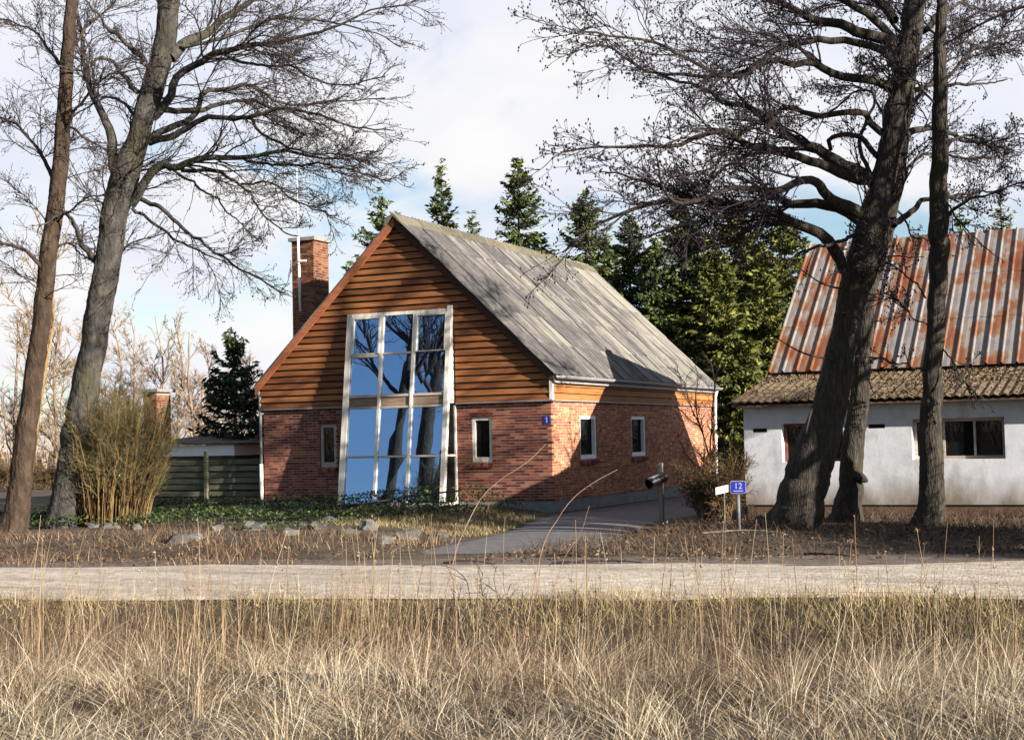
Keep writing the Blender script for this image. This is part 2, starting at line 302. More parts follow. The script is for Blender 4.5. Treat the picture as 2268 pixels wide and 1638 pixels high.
class Geo:
    def __init__(s): s.v = []; s.f = []; s.n = 0

    def add(s, v, f):
        v = np.asarray(v, float).reshape(-1, 3); s.v.append(v)
        for q in f: s.f.append([i + s.n for i in q])
        s.n += len(v)

    def box(s, a, b):
        x0, y0, z0 = a; x1, y1, z1 = b
        v = [(x0, y0, z0), (x1, y0, z0), (x1, y1, z0), (x0, y1, z0), (x0, y0, z1), (x1, y0, z1), (x1, y1, z1), (x0, y1, z1)]
        s.add(v, BOXF)

    def prism(s, poly, axis, lo, hi):
        """extrude a polygon given in the two other axes"""
        n = len(poly); v = []
        for h in (lo, hi):
            for p in poly:
                q = list(p); q.insert(axis, h); v.append(q)
        f = [list(range(n))[::-1], list(range(n, 2 * n))] + [[i, (i + 1) % n, n + (i + 1) % n, n + i] for i in range(n)]
        s.add(v, f)

    def bar(s, p, q, w, h=None, up=(0, 0, 1)):
        p = np.array(p, float); q = np.array(q, float); d = q - p; d /= np.linalg.norm(d)
        u = np.array(up, float); a = np.cross(d, u)
        if np.linalg.norm(a) < 1e-4: a = np.cross(d, (0, 1, 0))
        a /= np.linalg.norm(a); b = np.cross(a, d); h = h or w
        v = [c + a * sx * w / 2 + b * sz * h / 2 for c in (p, q) for sx, sz in ((-1, -1), (1, -1), (1, 1), (-1, 1))]
        s.add(v, [[0, 3, 2, 1], [4, 5, 6, 7], [0, 1, 5, 4], [1, 2, 6, 5], [2, 3, 7, 6], [3, 0, 4, 7]])

    def tube(s, pts, rad, sides=8, cap=True):
        v, f = tubes(np.asarray(pts, float)[None], np.broadcast_to(np.asarray(rad, float), (len(pts),))[None], sides)
        fl = [list(q) for q in f]
        if cap:
            k = len(pts); fl.append(list(range(sides))[::-1]); fl.append([(k - 1) * sides + i for i in range(sides)])
        s.add(v, fl)

    def obj(s, name, m, parent=None, smooth=False, fix=True):
        me = bpy.data.meshes.new(name)
        me.from_pydata(np.concatenate(s.v).tolist(), [], s.f)
        if fix:
            import bmesh
            bm = bmesh.new(); bm.from_mesh(me); bmesh.ops.recalc_face_normals(bm, faces=bm.faces); bm.to_mesh(me); bm.free()
        if smooth: me.polygons.foreach_set('use_smooth', [True] * len(me.polygons))
        me.materials.append(m)
        return link(name, me, parent)


BOXF = [[0, 3, 2, 1], [4, 5, 6, 7], [0, 1, 5, 4], [1, 2, 6, 5], [2, 3, 7, 6], [3, 0, 4, 7]]


def link(name, me, parent=None):
    o = bpy.data.objects.new(name, me); COL.objects.link(o)
    if parent is not None:
        o.parent = parent; o.matrix_parent_inverse = world_of(parent).inverted()
    return o


def world_of(o):
    m = o.matrix_basis.copy()
    while o.parent is not None:
        m = o.parent.matrix_basis @ o.matrix_parent_inverse @ m if False else o.parent.matrix_basis @ m if False else m
        o = o.parent
    return m


_W = {}


def empty(name, loc=(0, 0, 0), label=None, cat=None, group=None):
    o = bpy.data.objects.new(name, None); COL.objects.link(o); o.location = loc; o.empty_display_size = 0.2
    tag(o, label, cat, group); return o


def tag(o, label=None, cat=None, group=None, kind=None):
    if label: o['label'] = label
    if cat: o['category'] = cat
    if group: o['group'] = group
    if kind: o['kind'] = kind
    return o


def big(name, V, F, m, parent=None, smooth=False):
    """fast mesh from numpy arrays; F is (n,4) or (n,3)"""
    me = bpy.data.meshes.new(name); V = np.asarray(V, np.float32).reshape(-1, 3); F = np.asarray(F, np.int32)
    k = F.shape[1]
    me.vertices.add(len(V)); me.vertices.foreach_set('co', V.ravel())
    me.loops.add(F.size); me.loops.foreach_set('vertex_index', F.ravel())
    me.polygons.add(len(F)); me.polygons.foreach_set('loop_start', np.arange(0, F.size, k, dtype=np.int32))
    me.polygons.foreach_set('loop_total', np.full(len(F), k, np.int32))
    if smooth: me.polygons.foreach_set('use_smooth', np.ones(len(F), bool))
    me.update(calc_edges=True); me.validate()
    me.materials.append(m)
    return link(name, me, parent)


def unit(a): return a / (np.linalg.norm(a, axis=-1, keepdims=True) + 1e-9)


def tubes(P, R, sides):
    """P (n,m,3), R (n,m) -> vertices, quads of n tapered tubes"""
    n, m, _ = P.shape
    T = unit(np.gradient(P, axis=1))
    mean = unit(P[:, -1] - P[:, 0]); ref = np.where(np.abs(mean[:, 2:3]) > 0.8, np.array([[1., 0, 0]]), np.array([[0, 0, 1.]]))
    A = unit(np.cross(T, ref[:, None, :])); B = np.cross(A, T)
    ang = np.arange(sides) * 2 * math.pi / sides
    V = P[:, :, None, :] + R[:, :, None, None] * (np.cos(ang)[None, None, :, None] * A[:, :, None, :] + np.sin(ang)[None, None, :, None] * B[:, :, None, :])
    i = np.arange(m - 1)[:, None]; k = np.arange(sides)[None]
    q = np.stack([i * sides + k, i * sides + (k + 1) % sides, (i + 1) * sides + (k + 1) % sides, (i + 1) * sides + k], -1).reshape(-1, 4)
    F = (q[None] + (np.arange(n) * m * sides)[:, None, None]).reshape(-1, 4)
    return V.reshape(-1, 3), F


def join(parts):
    V = []; F = []; o = 0
    for v, f in parts:
        V.append(v); F.append(f + o); o += len(v)
    return np.concatenate(V), np.concatenate(F)


def resample(pts, m, jit=0.0, g=rng):
    """smooth curve through the points, m samples, optional knobbly wander"""
    p = np.asarray(pts, float); n = len(p)
    if n > 2:
        q = np.vstack([2 * p[0] - p[1], p, 2 * p[-1] - p[-2]]); out = []
        for i in range(n - 1):
            a, b, c, d = q[i:i + 4]
            for t in np.linspace(0, 1, 8, endpoint=False):
                out.append(0.5 * (2 * b + (c - a) * t + (2 * a - 5 * b + 4 * c - d) * t * t + (3 * b - a - 3 * c + d) * t ** 3))
        out.append(p[-1]); p = np.array(out)
    L_ = np.concatenate([[0], np.cumsum(np.linalg.norm(np.diff(p, axis=0), axis=1))])
    s = np.linspace(0, L_[-1], m)
    r = np.stack([np.interp(s, L_, p[:, k]) for k in range(p.shape[1])], 1)
    if jit and p.shape[1] >= 3:
        w = g.normal(size=(m, 3)) * jit
        w[1:-1] = (w[:-2] + w[1:-1] + w[2:]) / 2; w[0] = 0
        r[:, :3] += w
    return r


def spawn(P, R, count, s0, s1, flo, fhi, a0, a1, m, wig, lift, rf, rmin, g, lenmax=9.0):
    """children of the polylines P: vectorised side branches"""
    n, k, _ = P.shape
    ln = np.linalg.norm(np.diff(P, axis=1), axis=2).sum(1)
    idx = g.choice(n, count, p=ln / ln.sum())
    s = g.uniform(s0, s1, count); f = s * (k - 1); i = np.minimum(f.astype(int), k - 2); u = (f - i)[:, None]
    st = P[idx, i] * (1 - u) + P[idx, i + 1] * u; T = unit(P[idx, i + 1] - P[idx, i])
    rr = R[idx, i] * (1 - u[:, 0]) + R[idx, i + 1] * u[:, 0]
    rnd = g.normal(size=(count, 3)); perp = unit(rnd - (rnd * T).sum(1, keepdims=True) * T)
    perp[:, 2] *= 0.6; perp = unit(perp)
    a = g.uniform(a0, a1, count)[:, None]
    D = unit(np.cos(a) * T + np.sin(a) * perp); D[:, 2] += lift; D = unit(D)
    L_ = np.minimum(ln[idx] * g.uniform(flo, fhi, count) * (1.05 - 0.65 * s), lenmax)
    Q = np.empty((count, m, 3)); Q[:, 0] = st; step = (L_ / (m - 1))[:, None]; d = D
    for j in range(1, m):
        Q[:, j] = Q[:, j - 1] + d * step
        d = unit(d + g.normal(size=(count, 3)) * wig + np.array([0, 0, lift * 0.5]))
    r0 = np.maximum(rr * rf, rmin)
    return Q, r0[:, None] * np.linspace(1, 0.35, m)[None].clip(0.2) * np.ones((count, m))


def buds(P, size, g, per=1, spread=0.0):
    """little cones / catkins near the ends of twigs, small double pyramids"""
    n, m, _ = P.shape
    c = P[:, -1] if per == 1 else P[np.repeat(np.arange(n), per), g.integers(1, m, n * per)]
    c = c + g.normal(size=c.shape) * spread
    s = size * g.uniform(0.6, 1.3, len(c))[:, None, None]
    base = np.array([[0, 0, 1.4], [1, 0, 0], [-0.5, 0.87, 0], [-0.5, -0.87, 0], [0, 0, -1.4]])
    V = c[:, None, :] + base[None] * s
    q = np.array([[0, 1, 2], [0, 2, 3], [0, 3, 1], [4, 2, 1], [4, 3, 2], [4, 1, 3]])
    F = (q[None] + (np.arange(len(c)) * 5)[:, None, None]).reshape(-1, 3)
    return V.reshape(-1, 3), F


def blades(root, H, lean, width, g, segs=2, yaw=None, curl=0.5):
    """grass blades: root (n,3), lean (n,2) horizontal displacement of the tip"""
    n = len(root)
    yaw = g.uniform(0, 2 * math.pi, n) if yaw is None else yaw
    wv = np.stack([np.cos(yaw), np.sin(yaw), np.zeros(n)], 1) * (width / 2)[:, None]
    rows = []
    for j in range(segs + 1):
        t = j / segs
        c = root + np.stack([lean[:, 0] * t ** (1 + curl), lean[:, 1] * t ** (1 + curl), H * t * (1 - 0.12 * t)], 1)
        w = wv * (1 - 0.85 * t)
        rows += [c - w, c + w]
    V = np.stack(rows, 1)
    q = np.array([[2 * j, 2 * j + 1, 2 * j + 3, 2 * j + 2] for j in range(segs)])
    F = (q[None] + (np.arange(n) * 2 * (segs + 1))[:, None, None]).reshape(-1, 4)
    return V.reshape(-1, 3), F


def leaves(c, size, g, flat=0.5, asp=0.6):
    """diamond leaves at c with random tilt"""
    n = len(c)
    d = g.normal(size=(n, 3)); d[:, 2] *= 1 - flat; d = unit(d)
    e = np.cross(d, g.normal(size=(n, 3))); e = unit(e)
    s = (np.asarray(size) * np.ones(n))[:, None]
    V = np.stack([c - d * s / 2, c + e * s * asp / 2, c + d * s / 2, c - e * s * asp / 2], 1)
    F = np.arange(4 * n).reshape(n, 4)
    return V.reshape(-1, 3), F


def sstep(a, b, x):
    t = np.clip((x - a) / (b - a), 0, 1); return t * t * (3 - 2 * t)


# ------------------------------------------------------------------ ground, road, drive
RA = math.atan(0.25); RC, RS = math.cos(RA), math.sin(RA)


def roadv(x, y): return (y - (-14.6 + 0.25 * (x - 5.5))) * RC


def roadp(u, v, z=0.0):
    """point at u metres along the road, v metres to its far side"""
    return np.array([5.5 + u * RC - v * RS, -14.6 + u * RS + v * RC, z])


def vnoise(x, y, seed=0):
    r = np.random.default_rng(seed); o = 0
    for k in range(7):
        a = r.uniform(0, 6.28); f = r.uniform(0.6, 2.6); o = o + np.sin((x * math.cos(a) + y * math.sin(a)) * f + r.uniform(0, 6.28)) / (1 + 0.5 * f)
    return o / 3.0


def gh(x, y):
    x = np.asarray(x, float); y = np.asarray(y, float); v = roadv(x, y)
    n = vnoise(x, y, 3)
    far = sstep(2.3, 5.5, v)
    right = sstep(4.2, 6.4, x - 0.15 * (y + 6)) * sstep(2.4, 6.5, v) * (0.14 + 0.03 * n)
    left = (1 - sstep(-1.2, 0.9, x + 0.12 * (y + 4))) * sstep(3.3, 5.6, v) * (0.20 + 0.035 * n) * (1 - sstep(0.0, 8, y) * 0.8)
    h = far * 0.0 + right + left
    near = -0.62 * sstep(2.2, 4.0, -v) * (1 - sstep(4.6, 8.0, -v)) + sstep(5.0, 9.0, -v) * 0.12
    h = h + near + sstep(2.4, 4, -v) * 0.07 * n
    return np.where(np.abs(v) < 2.25, -0.012, h)


def patch_sheet(name, us, vs, fn, m, kind='structure'):
    U, Vv = np.meshgrid(us, vs, indexing='ij'); P = fn(U, Vv)
    a, b = U.shape; i = np.arange(a - 1)[:, None]; j = np.arange(b - 1)[None]
    F = np.stack([i * b + j, (i + 1) * b + j, (i + 1) * b + j + 1, i * b + j + 1], -1).reshape(-1, 4)
    o = big(name, P.reshape(-1, 3), F, m, smooth=True); tag(o, kind=kind); return o


def axisv(c, half, n):
    t = np.linspace(-1, 1, n); return c + half * np.sign(t) * (0.12 * np.abs(t) + 0.88 * np.abs(t) ** 5)


def ground_fn(U, Vv):
    x = 5.5 + U * RC - Vv * RS; y = -14.6 + U * RS + Vv * RC
    fade = 1 - sstep(60, 140, np.hypot(x, y))
    return np.stack([x, y, gh(x, y) * fade], -1)


patch_sheet('ground', axisv(0, 900, 331), axisv(2, 900, 331), ground_fn, M['soil'])


def road_fn(U, Vv):
    x = 5.5 + U * RC - Vv * RS; y = -14.6 + U * RS + Vv * RC
    edge = 0.20 * vnoise(U * 1.3, Vv * 0, 11) + 0.10 * vnoise(U * 5.0, Vv * 0 + 1, 12)
    s = Vv + np.where(np.abs(Vv) > 1.7, np.sign(Vv) * edge, 0)
    x = 5.5 + U * RC - s * RS; y = -14.6 + U * RS + s * RC
    z = 0.006 + 0.02 * (1 - (Vv / 2.1) ** 2) + 0.008 * vnoise(U * 2, Vv * 3, 5) - 0.022 * (np.exp(-((Vv - 0.75) / 0.25) ** 2) + np.exp(-((Vv + 0.75) / 0.25) ** 2)) * (0.7 + 0.3 * vnoise(U * 0.7, Vv, 15)) + 0.02
    return np.stack([x, y, np.where(np.abs(Vv) > 2.05, 0.002, z)], -1)


road = patch_sheet('road', np.linspace(-60, 60, 400), np.linspace(-2.1, 2.1, 31), road_fn, M['road'])
road['label'] = 'pale gravel road crossing in front of the house'


def sh_fn(U, Vv):
    t = (Vv - 2.0) / 1.25
    s = 2.0 + (1.25 + 0.3 * vnoise(U, U * 0, 8)) * t
    x = 5.5 + U * RC - s * RS; y = -14.6 + U * RS + s * RC
    return np.stack([x, y, np.maximum(gh(x, y), -0.006) + 0.008 + np.where(t < 0.02, -0.01, 0)], -1)


patch_sheet('shaded_road_shoulder', np.linspace(-40, 40, 260), np.linspace(2.0, 3.25, 7), sh_fn, M['shoulder'])

# drive: centre line from the road up along the right wall of the house
dl = [on_z(760, 1246, 0), on_z(930, 1218, 0), on_z(1120, 1178, 0), on_z(1222, 1150, 0), on_z(1300, 1130, 0), np.array([0.12, 4.0, 0]), np.array([0.12, 9, 0]), np.array([0.12, 18, 0])]
dr = [on_z(1420, 1236, 0), on_z(1385, 1214, 0), on_z(1375, 1192, 0), on_z(1420, 1172, 0), on_z(1470, 1152, 0), np.array([3.9, 4.0, 0]), np.array([4.4, 9, 0]), np.array([4.4, 18, 0])]
dl[4] = np.array([0.12, 0.6, 0]); dl[3] = np.array([0.35, -1.6, 0])
DL = resample(dl, 60); DR = resample(dr, 60)


def drive_fn(U, Vv):
    i = U.astype(int); t = Vv[..., None]
    P = DL[i] * (1 - t) + DR[i] * t
    P[..., 2] = np.maximum(gh(P[..., 0], P[..., 1]), -0.004) - 0.03 + 0.046 * sstep(0, 5, U) + 0.03 * np.sin(Vv * math.pi) * sstep(2, 8, U) - 0.02 * (np.abs(Vv - 0.5) > 0.49)
    return P


drive = patch_sheet('driveway', np.arange(60), np.linspace(0, 1, 9), drive_fn, M['tarmac'])

# ------------------------------------------------------------------ the brick house
HW, HL = 8.07, 12.81
SL = (7.278 - 3.387) / (HW / 2)                # roof pitch, rise per metre
TH = math.atan(SL)


def roofz(x): return 3.40 - SL * x if x > -HW / 2 else 3.40 + SL * (x + HW)


house = empty('brick_house', (-HW / 2, 0, 0), 'red brick house with cedar clad gable, tall sloping window and grey corrugated roof', 'house')


def hp(g, name, m, parent=None, **k): return g.obj(name, m, parent or house, **k)


PL, CO = 0.30, 0.0667
TOPB = PL + 35 * CO
# openings (lo, hi, z0, z1)
OPF = [(-5.43, -2.49, 0.0, 2.70), (-6.37, -5.9, PL + 13 * CO, PL + 29 * CO), (-2.09, -1.56, PL + 14 * CO, PL + 30 * CO)]
OPR = [(1.76, 2.83, PL + 14 * CO, PL + 30 * CO), (5.40, 6.47, PL + 14 * CO, PL + 30 * CO)]


def wall_boxes(g, lo, hi, z0, z1, ops, put):
    cuts = sorted({lo, hi} | {c for o in ops for c in o[:2] if lo < c < hi})
    for a, b in zip(cuts[:-1], cuts[1:]):
        zz = z0; mid = (a + b) / 2
        for o in sorted([o for o in ops if o[0] < mid < o[1]], key=lambda o: o[2]):
            if o[2] > zz: put(a, b, zz, o[2])
            zz = max(zz, o[3])
        if zz < z1: put(a, b, zz, z1)


for wa, wb in ((-HW + 0.01, -5.43), (-2.49, -0.01)):
  g = Geo(); wall_boxes(g, wa, wb, PL, TOPB + 0.02, OPF[1:], lambda a, b, c, d: g.box((a, 0.0045, c), (b, 0.30, d))); hp(g, 'wall', M['mortar'])
g = Geo(); wall_boxes(g, 0.31, HL, PL, TOPB + 0.02, OPR, lambda a, b, c, d: g.box((-0.30, a, c), (-0.0045, b, d))); hp(g, 'wall', M['mortar'])
g = Geo(); g.box((-HW + 0.005, 0.32, 0), (-HW + 0.3, HL, 3.4)); hp(g, 'wall', M['brickwork'])
g = Geo(); g.box((-HW + 0.31, HL - 0.3, 0), (-0.31, HL - 0.01, 3.3)); hp(g, 'wall', M['brickwork'])
g = Geo(); g.box((-HW + 0.33, 0.45, 0.01), (-0.35, HL - 0.4, 3.2)); hp(g, 'interior', M['dark'])
g = Geo()
wall_boxes(g, -HW + 0.02, -0.02, -0.25, PL - 0.001, [], lambda a, b, c, d: g.box((a, 0.014, c), (b, 0.29, d)))
g.box((-0.29, 0.30, -0.25), (-0.014, HL - 0.02, PL - 0.001)); hp(g, 'plinth', M['plinth'])

# bricks: (face, start, length, z, depth)
bricks = []
for c in range(35):
    z = PL + c * CO; zc = z + CO / 2
    for face, lo, hi, ops in (('f', -HW, 0.0, OPF), ('r', 0.0, HL, OPR)):
        if face == 'f':
            end = 0.0 if c % 2 == 0 else -0.12
            xs = np.arange(end, lo, -0.24)
            segs = [(max(lo, x - 0.228), x) for x in xs]
        else:
            st = 0.12 if c % 2 == 0 else 0.0
            segs = [(y, min(hi, y + 0.228)) for y in np.arange(st, hi, 0.24)]
        for a, b in segs:
            parts = [(a, b)]
            for o in ops:
                if o[2] < zc < o[3]:
                    nx = []
                    for p, q in parts:
                        if q <= o[0] or p >= o[1]: nx.append((p, q))
                        else:
                            if p < o[0] - 0.03: nx.append((p, o[0]))
                            if q > o[1] + 0.03: nx.append((o[1], q))
                    parts = nx
            for p, q in parts:
                if q - p > 0.03:
                    corner = (face == 'f' and abs(q) < 1e-6) or (face == 'r' and abs(p) < 1e-6)
                    bricks.append((face, p, q - p, z, 0.108 if corner else 0.06))


def brick_box(b):
    face, p, ln, z, dep = b
    j = rng.uniform(0, 0.0025)
    if face == 'f': return (p, j * 1.0 - 0.001, z + 0.001), (p + ln, dep, z + 0.0535)
    return (-dep, p, z + 0.001), (0.001 - j, p + ln, z + 0.0535)


cen = [np.array([b[1] + b[2] / 2, 0, b[3]]) if b[0] == 'f' else np.array([0, b[1] + b[2] / 2, b[3]]) for b in bricks]
# what shows largest: near the camera and faced squarely; the front beside the corner, above the planting
score = [np.linalg.norm(c - CAM) / ((0.9 if b[0] == 'f' else 0.42) * b[2] / 0.228) + (4 if c[2] < 0.6 and b[0] == 'f' and c[0] < -2 else 0) for b, c in zip(bricks, cen)]
order = np.argsort(score)
ub = Geo(); ub.box((-0.5, -0.5, -0.5), (0.5, 0.5, 0.5))
ume = ub.obj('tmp', M['brick']); bme = ume.data; bme.name = 'brick'; bpy.data.objects.remove(ume)
bme2 = bme.copy(); bme2.materials.clear(); bme2.materials.append(M['brick_sunlit'])
rest = Geo(); rest2 = Geo(); HL_M = Matrix.Translation((-HW / 2, 0, 0)).inverted()
for k, i in enumerate(order):
    a, b = brick_box(bricks[i])
    if k < 300:
        o = bpy.data.objects.new('brick', bme if bricks[i][0] == 'f' else bme2); COL.objects.link(o); o.parent = house; o.matrix_parent_inverse = HL_M
        o.location = [(p + q) / 2 for p, q in zip(a, b)]; o.scale = [q - p for p, q in zip(a, b)]
    else:
        (rest if bricks[i][0] == 'f' else rest2).box(a, b)
o = hp(rest, 'brickwork', M['brickwork'], fix=False); o['kind'] = 'stuff'
o = hp(rest2, 'brickwork', M['brickwork_sunlit'], fix=False); o['kind'] = 'stuff'

# gable backing, boards
BY = -0.016


def gable_x(z):
    k = max(0.0, (z - 3.32) / SL); return -HW + k - (0.05 if k == 0 else 0), -k + (0.05 if k == 0 else 0)


g = Geo(); g.prism([(-HW, 2.66), (0, 2.66), (0, 3.30), (-HW / 2, 7.16), (-HW, 3.30)], 1, -0.014, 0.29); hp(g, 'gable_backing', M['dark'])
EXPO = 0.163; z = 2.665; row = 0
BAYX = (-5.45, -2.47); BAYTOP = 4.98
while z < 7.05:
    z1 = z + EXPO - 0.032
    lo0, hi0 = gable_x(z); lo1, hi1 = gable_x(z1)
    if hi1 < lo1: lo1 = hi1 = -HW / 2
    spans = [(lo0, lo1, hi0, hi1)]
    if z < BAYTOP - 0.05: spans = [(lo0, lo1, BAYX[0], BAYX[0]), (BAYX[1], BAYX[1], hi0, hi1)]
    elif hi0 - lo0 > 3.2:
        c = rng.uniform(lo1 + 1.0, hi1 - 1.0); spans = [(lo0, lo1, c - 0.002, c - 0.002), (c + 0.002, c + 0.002, hi0, hi1)]
    for a0, a1, b0, b1 in spans:
        j = rng.uniform(-0.004, 0.004); w = rng.uniform(-0.006, 0.006)
        zz = z + rng.uniform(-0.003, 0.003)
        v = []
        for (x0, x1) in ((a0, a1), (b0, b1)):
            v += [(x0, BY, zz), (x0, -0.084 + j, zz), (x0, -0.082 + j, zz + 0.03), (x1, -0.052, z1 + w * 0), (x1, BY, z1)]
        g = Geo(); g.add(v, [[0, 1, 2, 3, 4], [9, 8, 7, 6, 5], [0, 5, 6, 1], [1, 6, 7, 2], [2, 7, 8, 3], [3, 8, 9, 4], [4, 9, 5, 0]])
        hp(g, 'weatherboard', M['board'])
    z += EXPO; row += 1
# side cladding
g = Geo(); g.box((-0.28, 0.0, 2.66), (0.014, HL, 3.42)); hp(g, 'side_backing', M['dark'])
z = 2.668; k = 0
while z < 3.36:
    cuts = [0.02] + sorted(rng.uniform(1.5, HL - 1.5, 3).tolist()) + [HL - 0.02]
    for a, b in zip(cuts[:-1], cuts[1:]):
        j = rng.uniform(-0.004, 0.004); z1 = min(z + EXPO - 0.018, 3.40); v = []
        for y in (a + 0.002, b - 0.002):
            v += [(0.016, y, z), (0.056 + j, y, z), (0.054 + j, y, z + 0.025), (0.03, y, z1), (0.016, y, z1)]
        g = Geo(); g.add(v, [[0, 1, 2, 3, 4], [9, 8, 7, 6, 5], [0, 5, 6, 1], [1, 6, 7, 2], [2, 7, 8, 3], [3, 8, 9, 4], [4, 9, 5, 0]])
        hp(g, 'weatherboard', M['board_sunlit'])
    z += EXPO
g = Geo(); g.box((-HW - 0.03, -0.095, 2.636), (BAYX[0], 0.0, 2.662)); hp(g, 'flashing', M['metal']); g = Geo(); g.box((BAYX[1], -0.095, 2.636), (0.07, 0.0, 2.662)); hp(g, 'flashing', M['metal'])
g = Geo(); g.box((0.002, 0.002, 2.636), (0.074, HL, 2.664)); hp(g, 'flashing', M['metal'])
g = Geo(); g.box((0.0, -0.088, 2.668), (0.082, -0.002, 3.36)); hp(g, 'corner_trim', M['oldwhite'])
# roof deck, barge boards, sheets
EX = 0.16
g = Geo()
for sgn in (1, -1):
    X = lambda x: x if sgn == 1 else -HW - x
    g.prism([(X(EX), 3.40 - SL * EX - 0.02), (X(EX), 3.40 - SL * EX - 0.10), (-HW / 2, 7.29 - 0.13), (-HW / 2, 7.29 - 0.02)], 1, -0.125, HL + 0.1)
hp(g, 'roof_deck', M['dark'])
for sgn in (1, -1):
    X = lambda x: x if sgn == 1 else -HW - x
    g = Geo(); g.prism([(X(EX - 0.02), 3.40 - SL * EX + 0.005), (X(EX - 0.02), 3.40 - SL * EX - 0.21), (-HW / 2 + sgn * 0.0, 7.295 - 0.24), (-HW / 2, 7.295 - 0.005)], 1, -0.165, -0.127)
    o = hp(g, 'barge_board', M['barge'] if sgn == -1 else M['barge_shaded'])
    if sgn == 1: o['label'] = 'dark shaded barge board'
g = Geo(); g.prism([(-HW - EX, 3.40 - SL * EX), (-HW - EX, 3.40 - SL * EX + 0.04), (-HW / 2 - 0.002, 7.33), (-HW / 2 - 0.002, 7.29)], 1, -0.17, HL + 0.12)
hp(g, 'roof_slope', M['sheet'])
slen = (HW / 2 + EX + 0.05) / math.cos(TH); ROWS = 5; RL = slen / ROWS
COLS = 12; CWID = (HL + 0.37) / COLS


def corrugated(wid, ln, pitch, amp, per=4, thick=0.008, wavy=None):
    """sheet in local axes: x across the waves, y up the slope, z out of it"""
    n = int(round(wid / pitch)) * per; xs = np.linspace(0, wid, n + 1); zz = amp * np.sin(xs / pitch * 2 * math.pi)
    V = []
    for y in (0, ln):
        for dz in (0, -thick):
            V += [(x, y, z_ + dz) for x, z_ in zip(xs, zz)]
    k = n + 1; F = []
    for i in range(n):
        F += [[i, i + 1, 2 * k + i + 1, 2 * k + i], [k + i + 1, k + i, 3 * k + i, 3 * k + i + 1], [i + 1, i, k + i, k + i + 1], [2 * k + i, 2 * k + i + 1, 3 * k + i + 1, 3 * k + i]]
    me = bpy.data.meshes.new('sheet'); me.from_pydata(V, [], F); return me


sme = corrugated(CWID, RL + 0.12, CWID / 6, 0.024); sme.materials.append(M['sheet'])
up = Vector((-math.cos(TH), 0, math.sin(TH))); out = Vector((math.sin(TH), 0, math.cos(TH))); acr = Vector((0, 1, 0))
for r in range(ROWS):
    for c in range(COLS):
        base = Vector((EX + 0.03, -0.235 + c * CWID, 3.40 - SL * (EX + 0.03))) + up * (r * RL) + out * (0.03 + 0.004 * (c % 2) + rng.uniform(0, 0.003))
        o = bpy.data.objects.new('roof_sheet', sme); COL.objects.link(o); o.parent = house
        tilt = 0.028; u2 = (up - out * tilt).normalized(); o2 = acr.cross(-u2) if False else out
        mt = Matrix(((acr.x, u2.x, o2.x, base.x + out.x * 0.014), (acr.y, u2.y, o2.y, base.y), (acr.z, u2.z, o2.z, base.z + out.z * 0.014), (0, 0, 0, 1)))
        o.matrix_parent_inverse = HL_M; o.matrix_basis = mt
for c in range(11):
    y0 = -0.24 + c * (HL + 0.37) / 11; y1 = y0 + (HL + 0.37) / 11 - 0.01; g = Geo(); j = rng.uniform(0, 0.012)
    g.prism([(-HW / 2 - 0.24, 7.11 + j), (-HW / 2 - 0.05, 7.345 + j), (-HW / 2 + 0.05, 7.345 + j), (-HW / 2 + 0.25, 7.12 + j), (-HW / 2 + 0.24, 7.09 + j), (-HW / 2, 7.30 + j), (-HW / 2 - 0.23, 7.08 + j)], 1, y0, y1)
    hp(g, 'ridge_cap', M['ridge'])
# gutter and downpipes
gz = 3.40 - SL * (EX + 0.03) - 0.02; g = Geo()
prof = [(EX + 0.10 + 0.075 * math.cos(a), gz + 0.02 + 0.075 * math.sin(a)) for a in np.linspace(math.pi, 2 * math.pi, 9)]
g.prism(prof + [(p[0] * 0.9 + (EX + 0.10) * 0.1, p[1] + 0.006) for p in prof[::-1]], 1, -0.1, HL + 0.08); hp(g, 'gutter', M['metal'])
g = Geo(); g.box((EX - 0.03, -0.1, gz - 0.14), (EX - 0.005, HL + 0.08, gz + 0.06)); hp(g, 'fascia_board', M['metal'])
g = Geo(); g.tube([(0.2, HL - 0.12, gz), (0.13, HL - 0.12, gz - 0.25), (0.11, HL - 0.12, 2.2), (0.10, HL - 0.12, 0.05)], 0.045, 10); hp(g, 'downpipe', M['white'], smooth=True)
g = Geo(); g.tube([(-HW - 0.14, -0.03, 3.25), (-HW - 0.07, -0.04, 3.0), (-HW - 0.06, -0.04, 1.25)], 0.04, 10); hp(g, 'downpipe', M['metal'], smooth=True)
g = Geo(); g.tube([(-HW - 0.06, -0.04, 1.26), (-HW - 0.06, -0.04, 0.1)], 0.05, 10); hp(g, 'downpipe', M['oldwhite'], smooth=True)

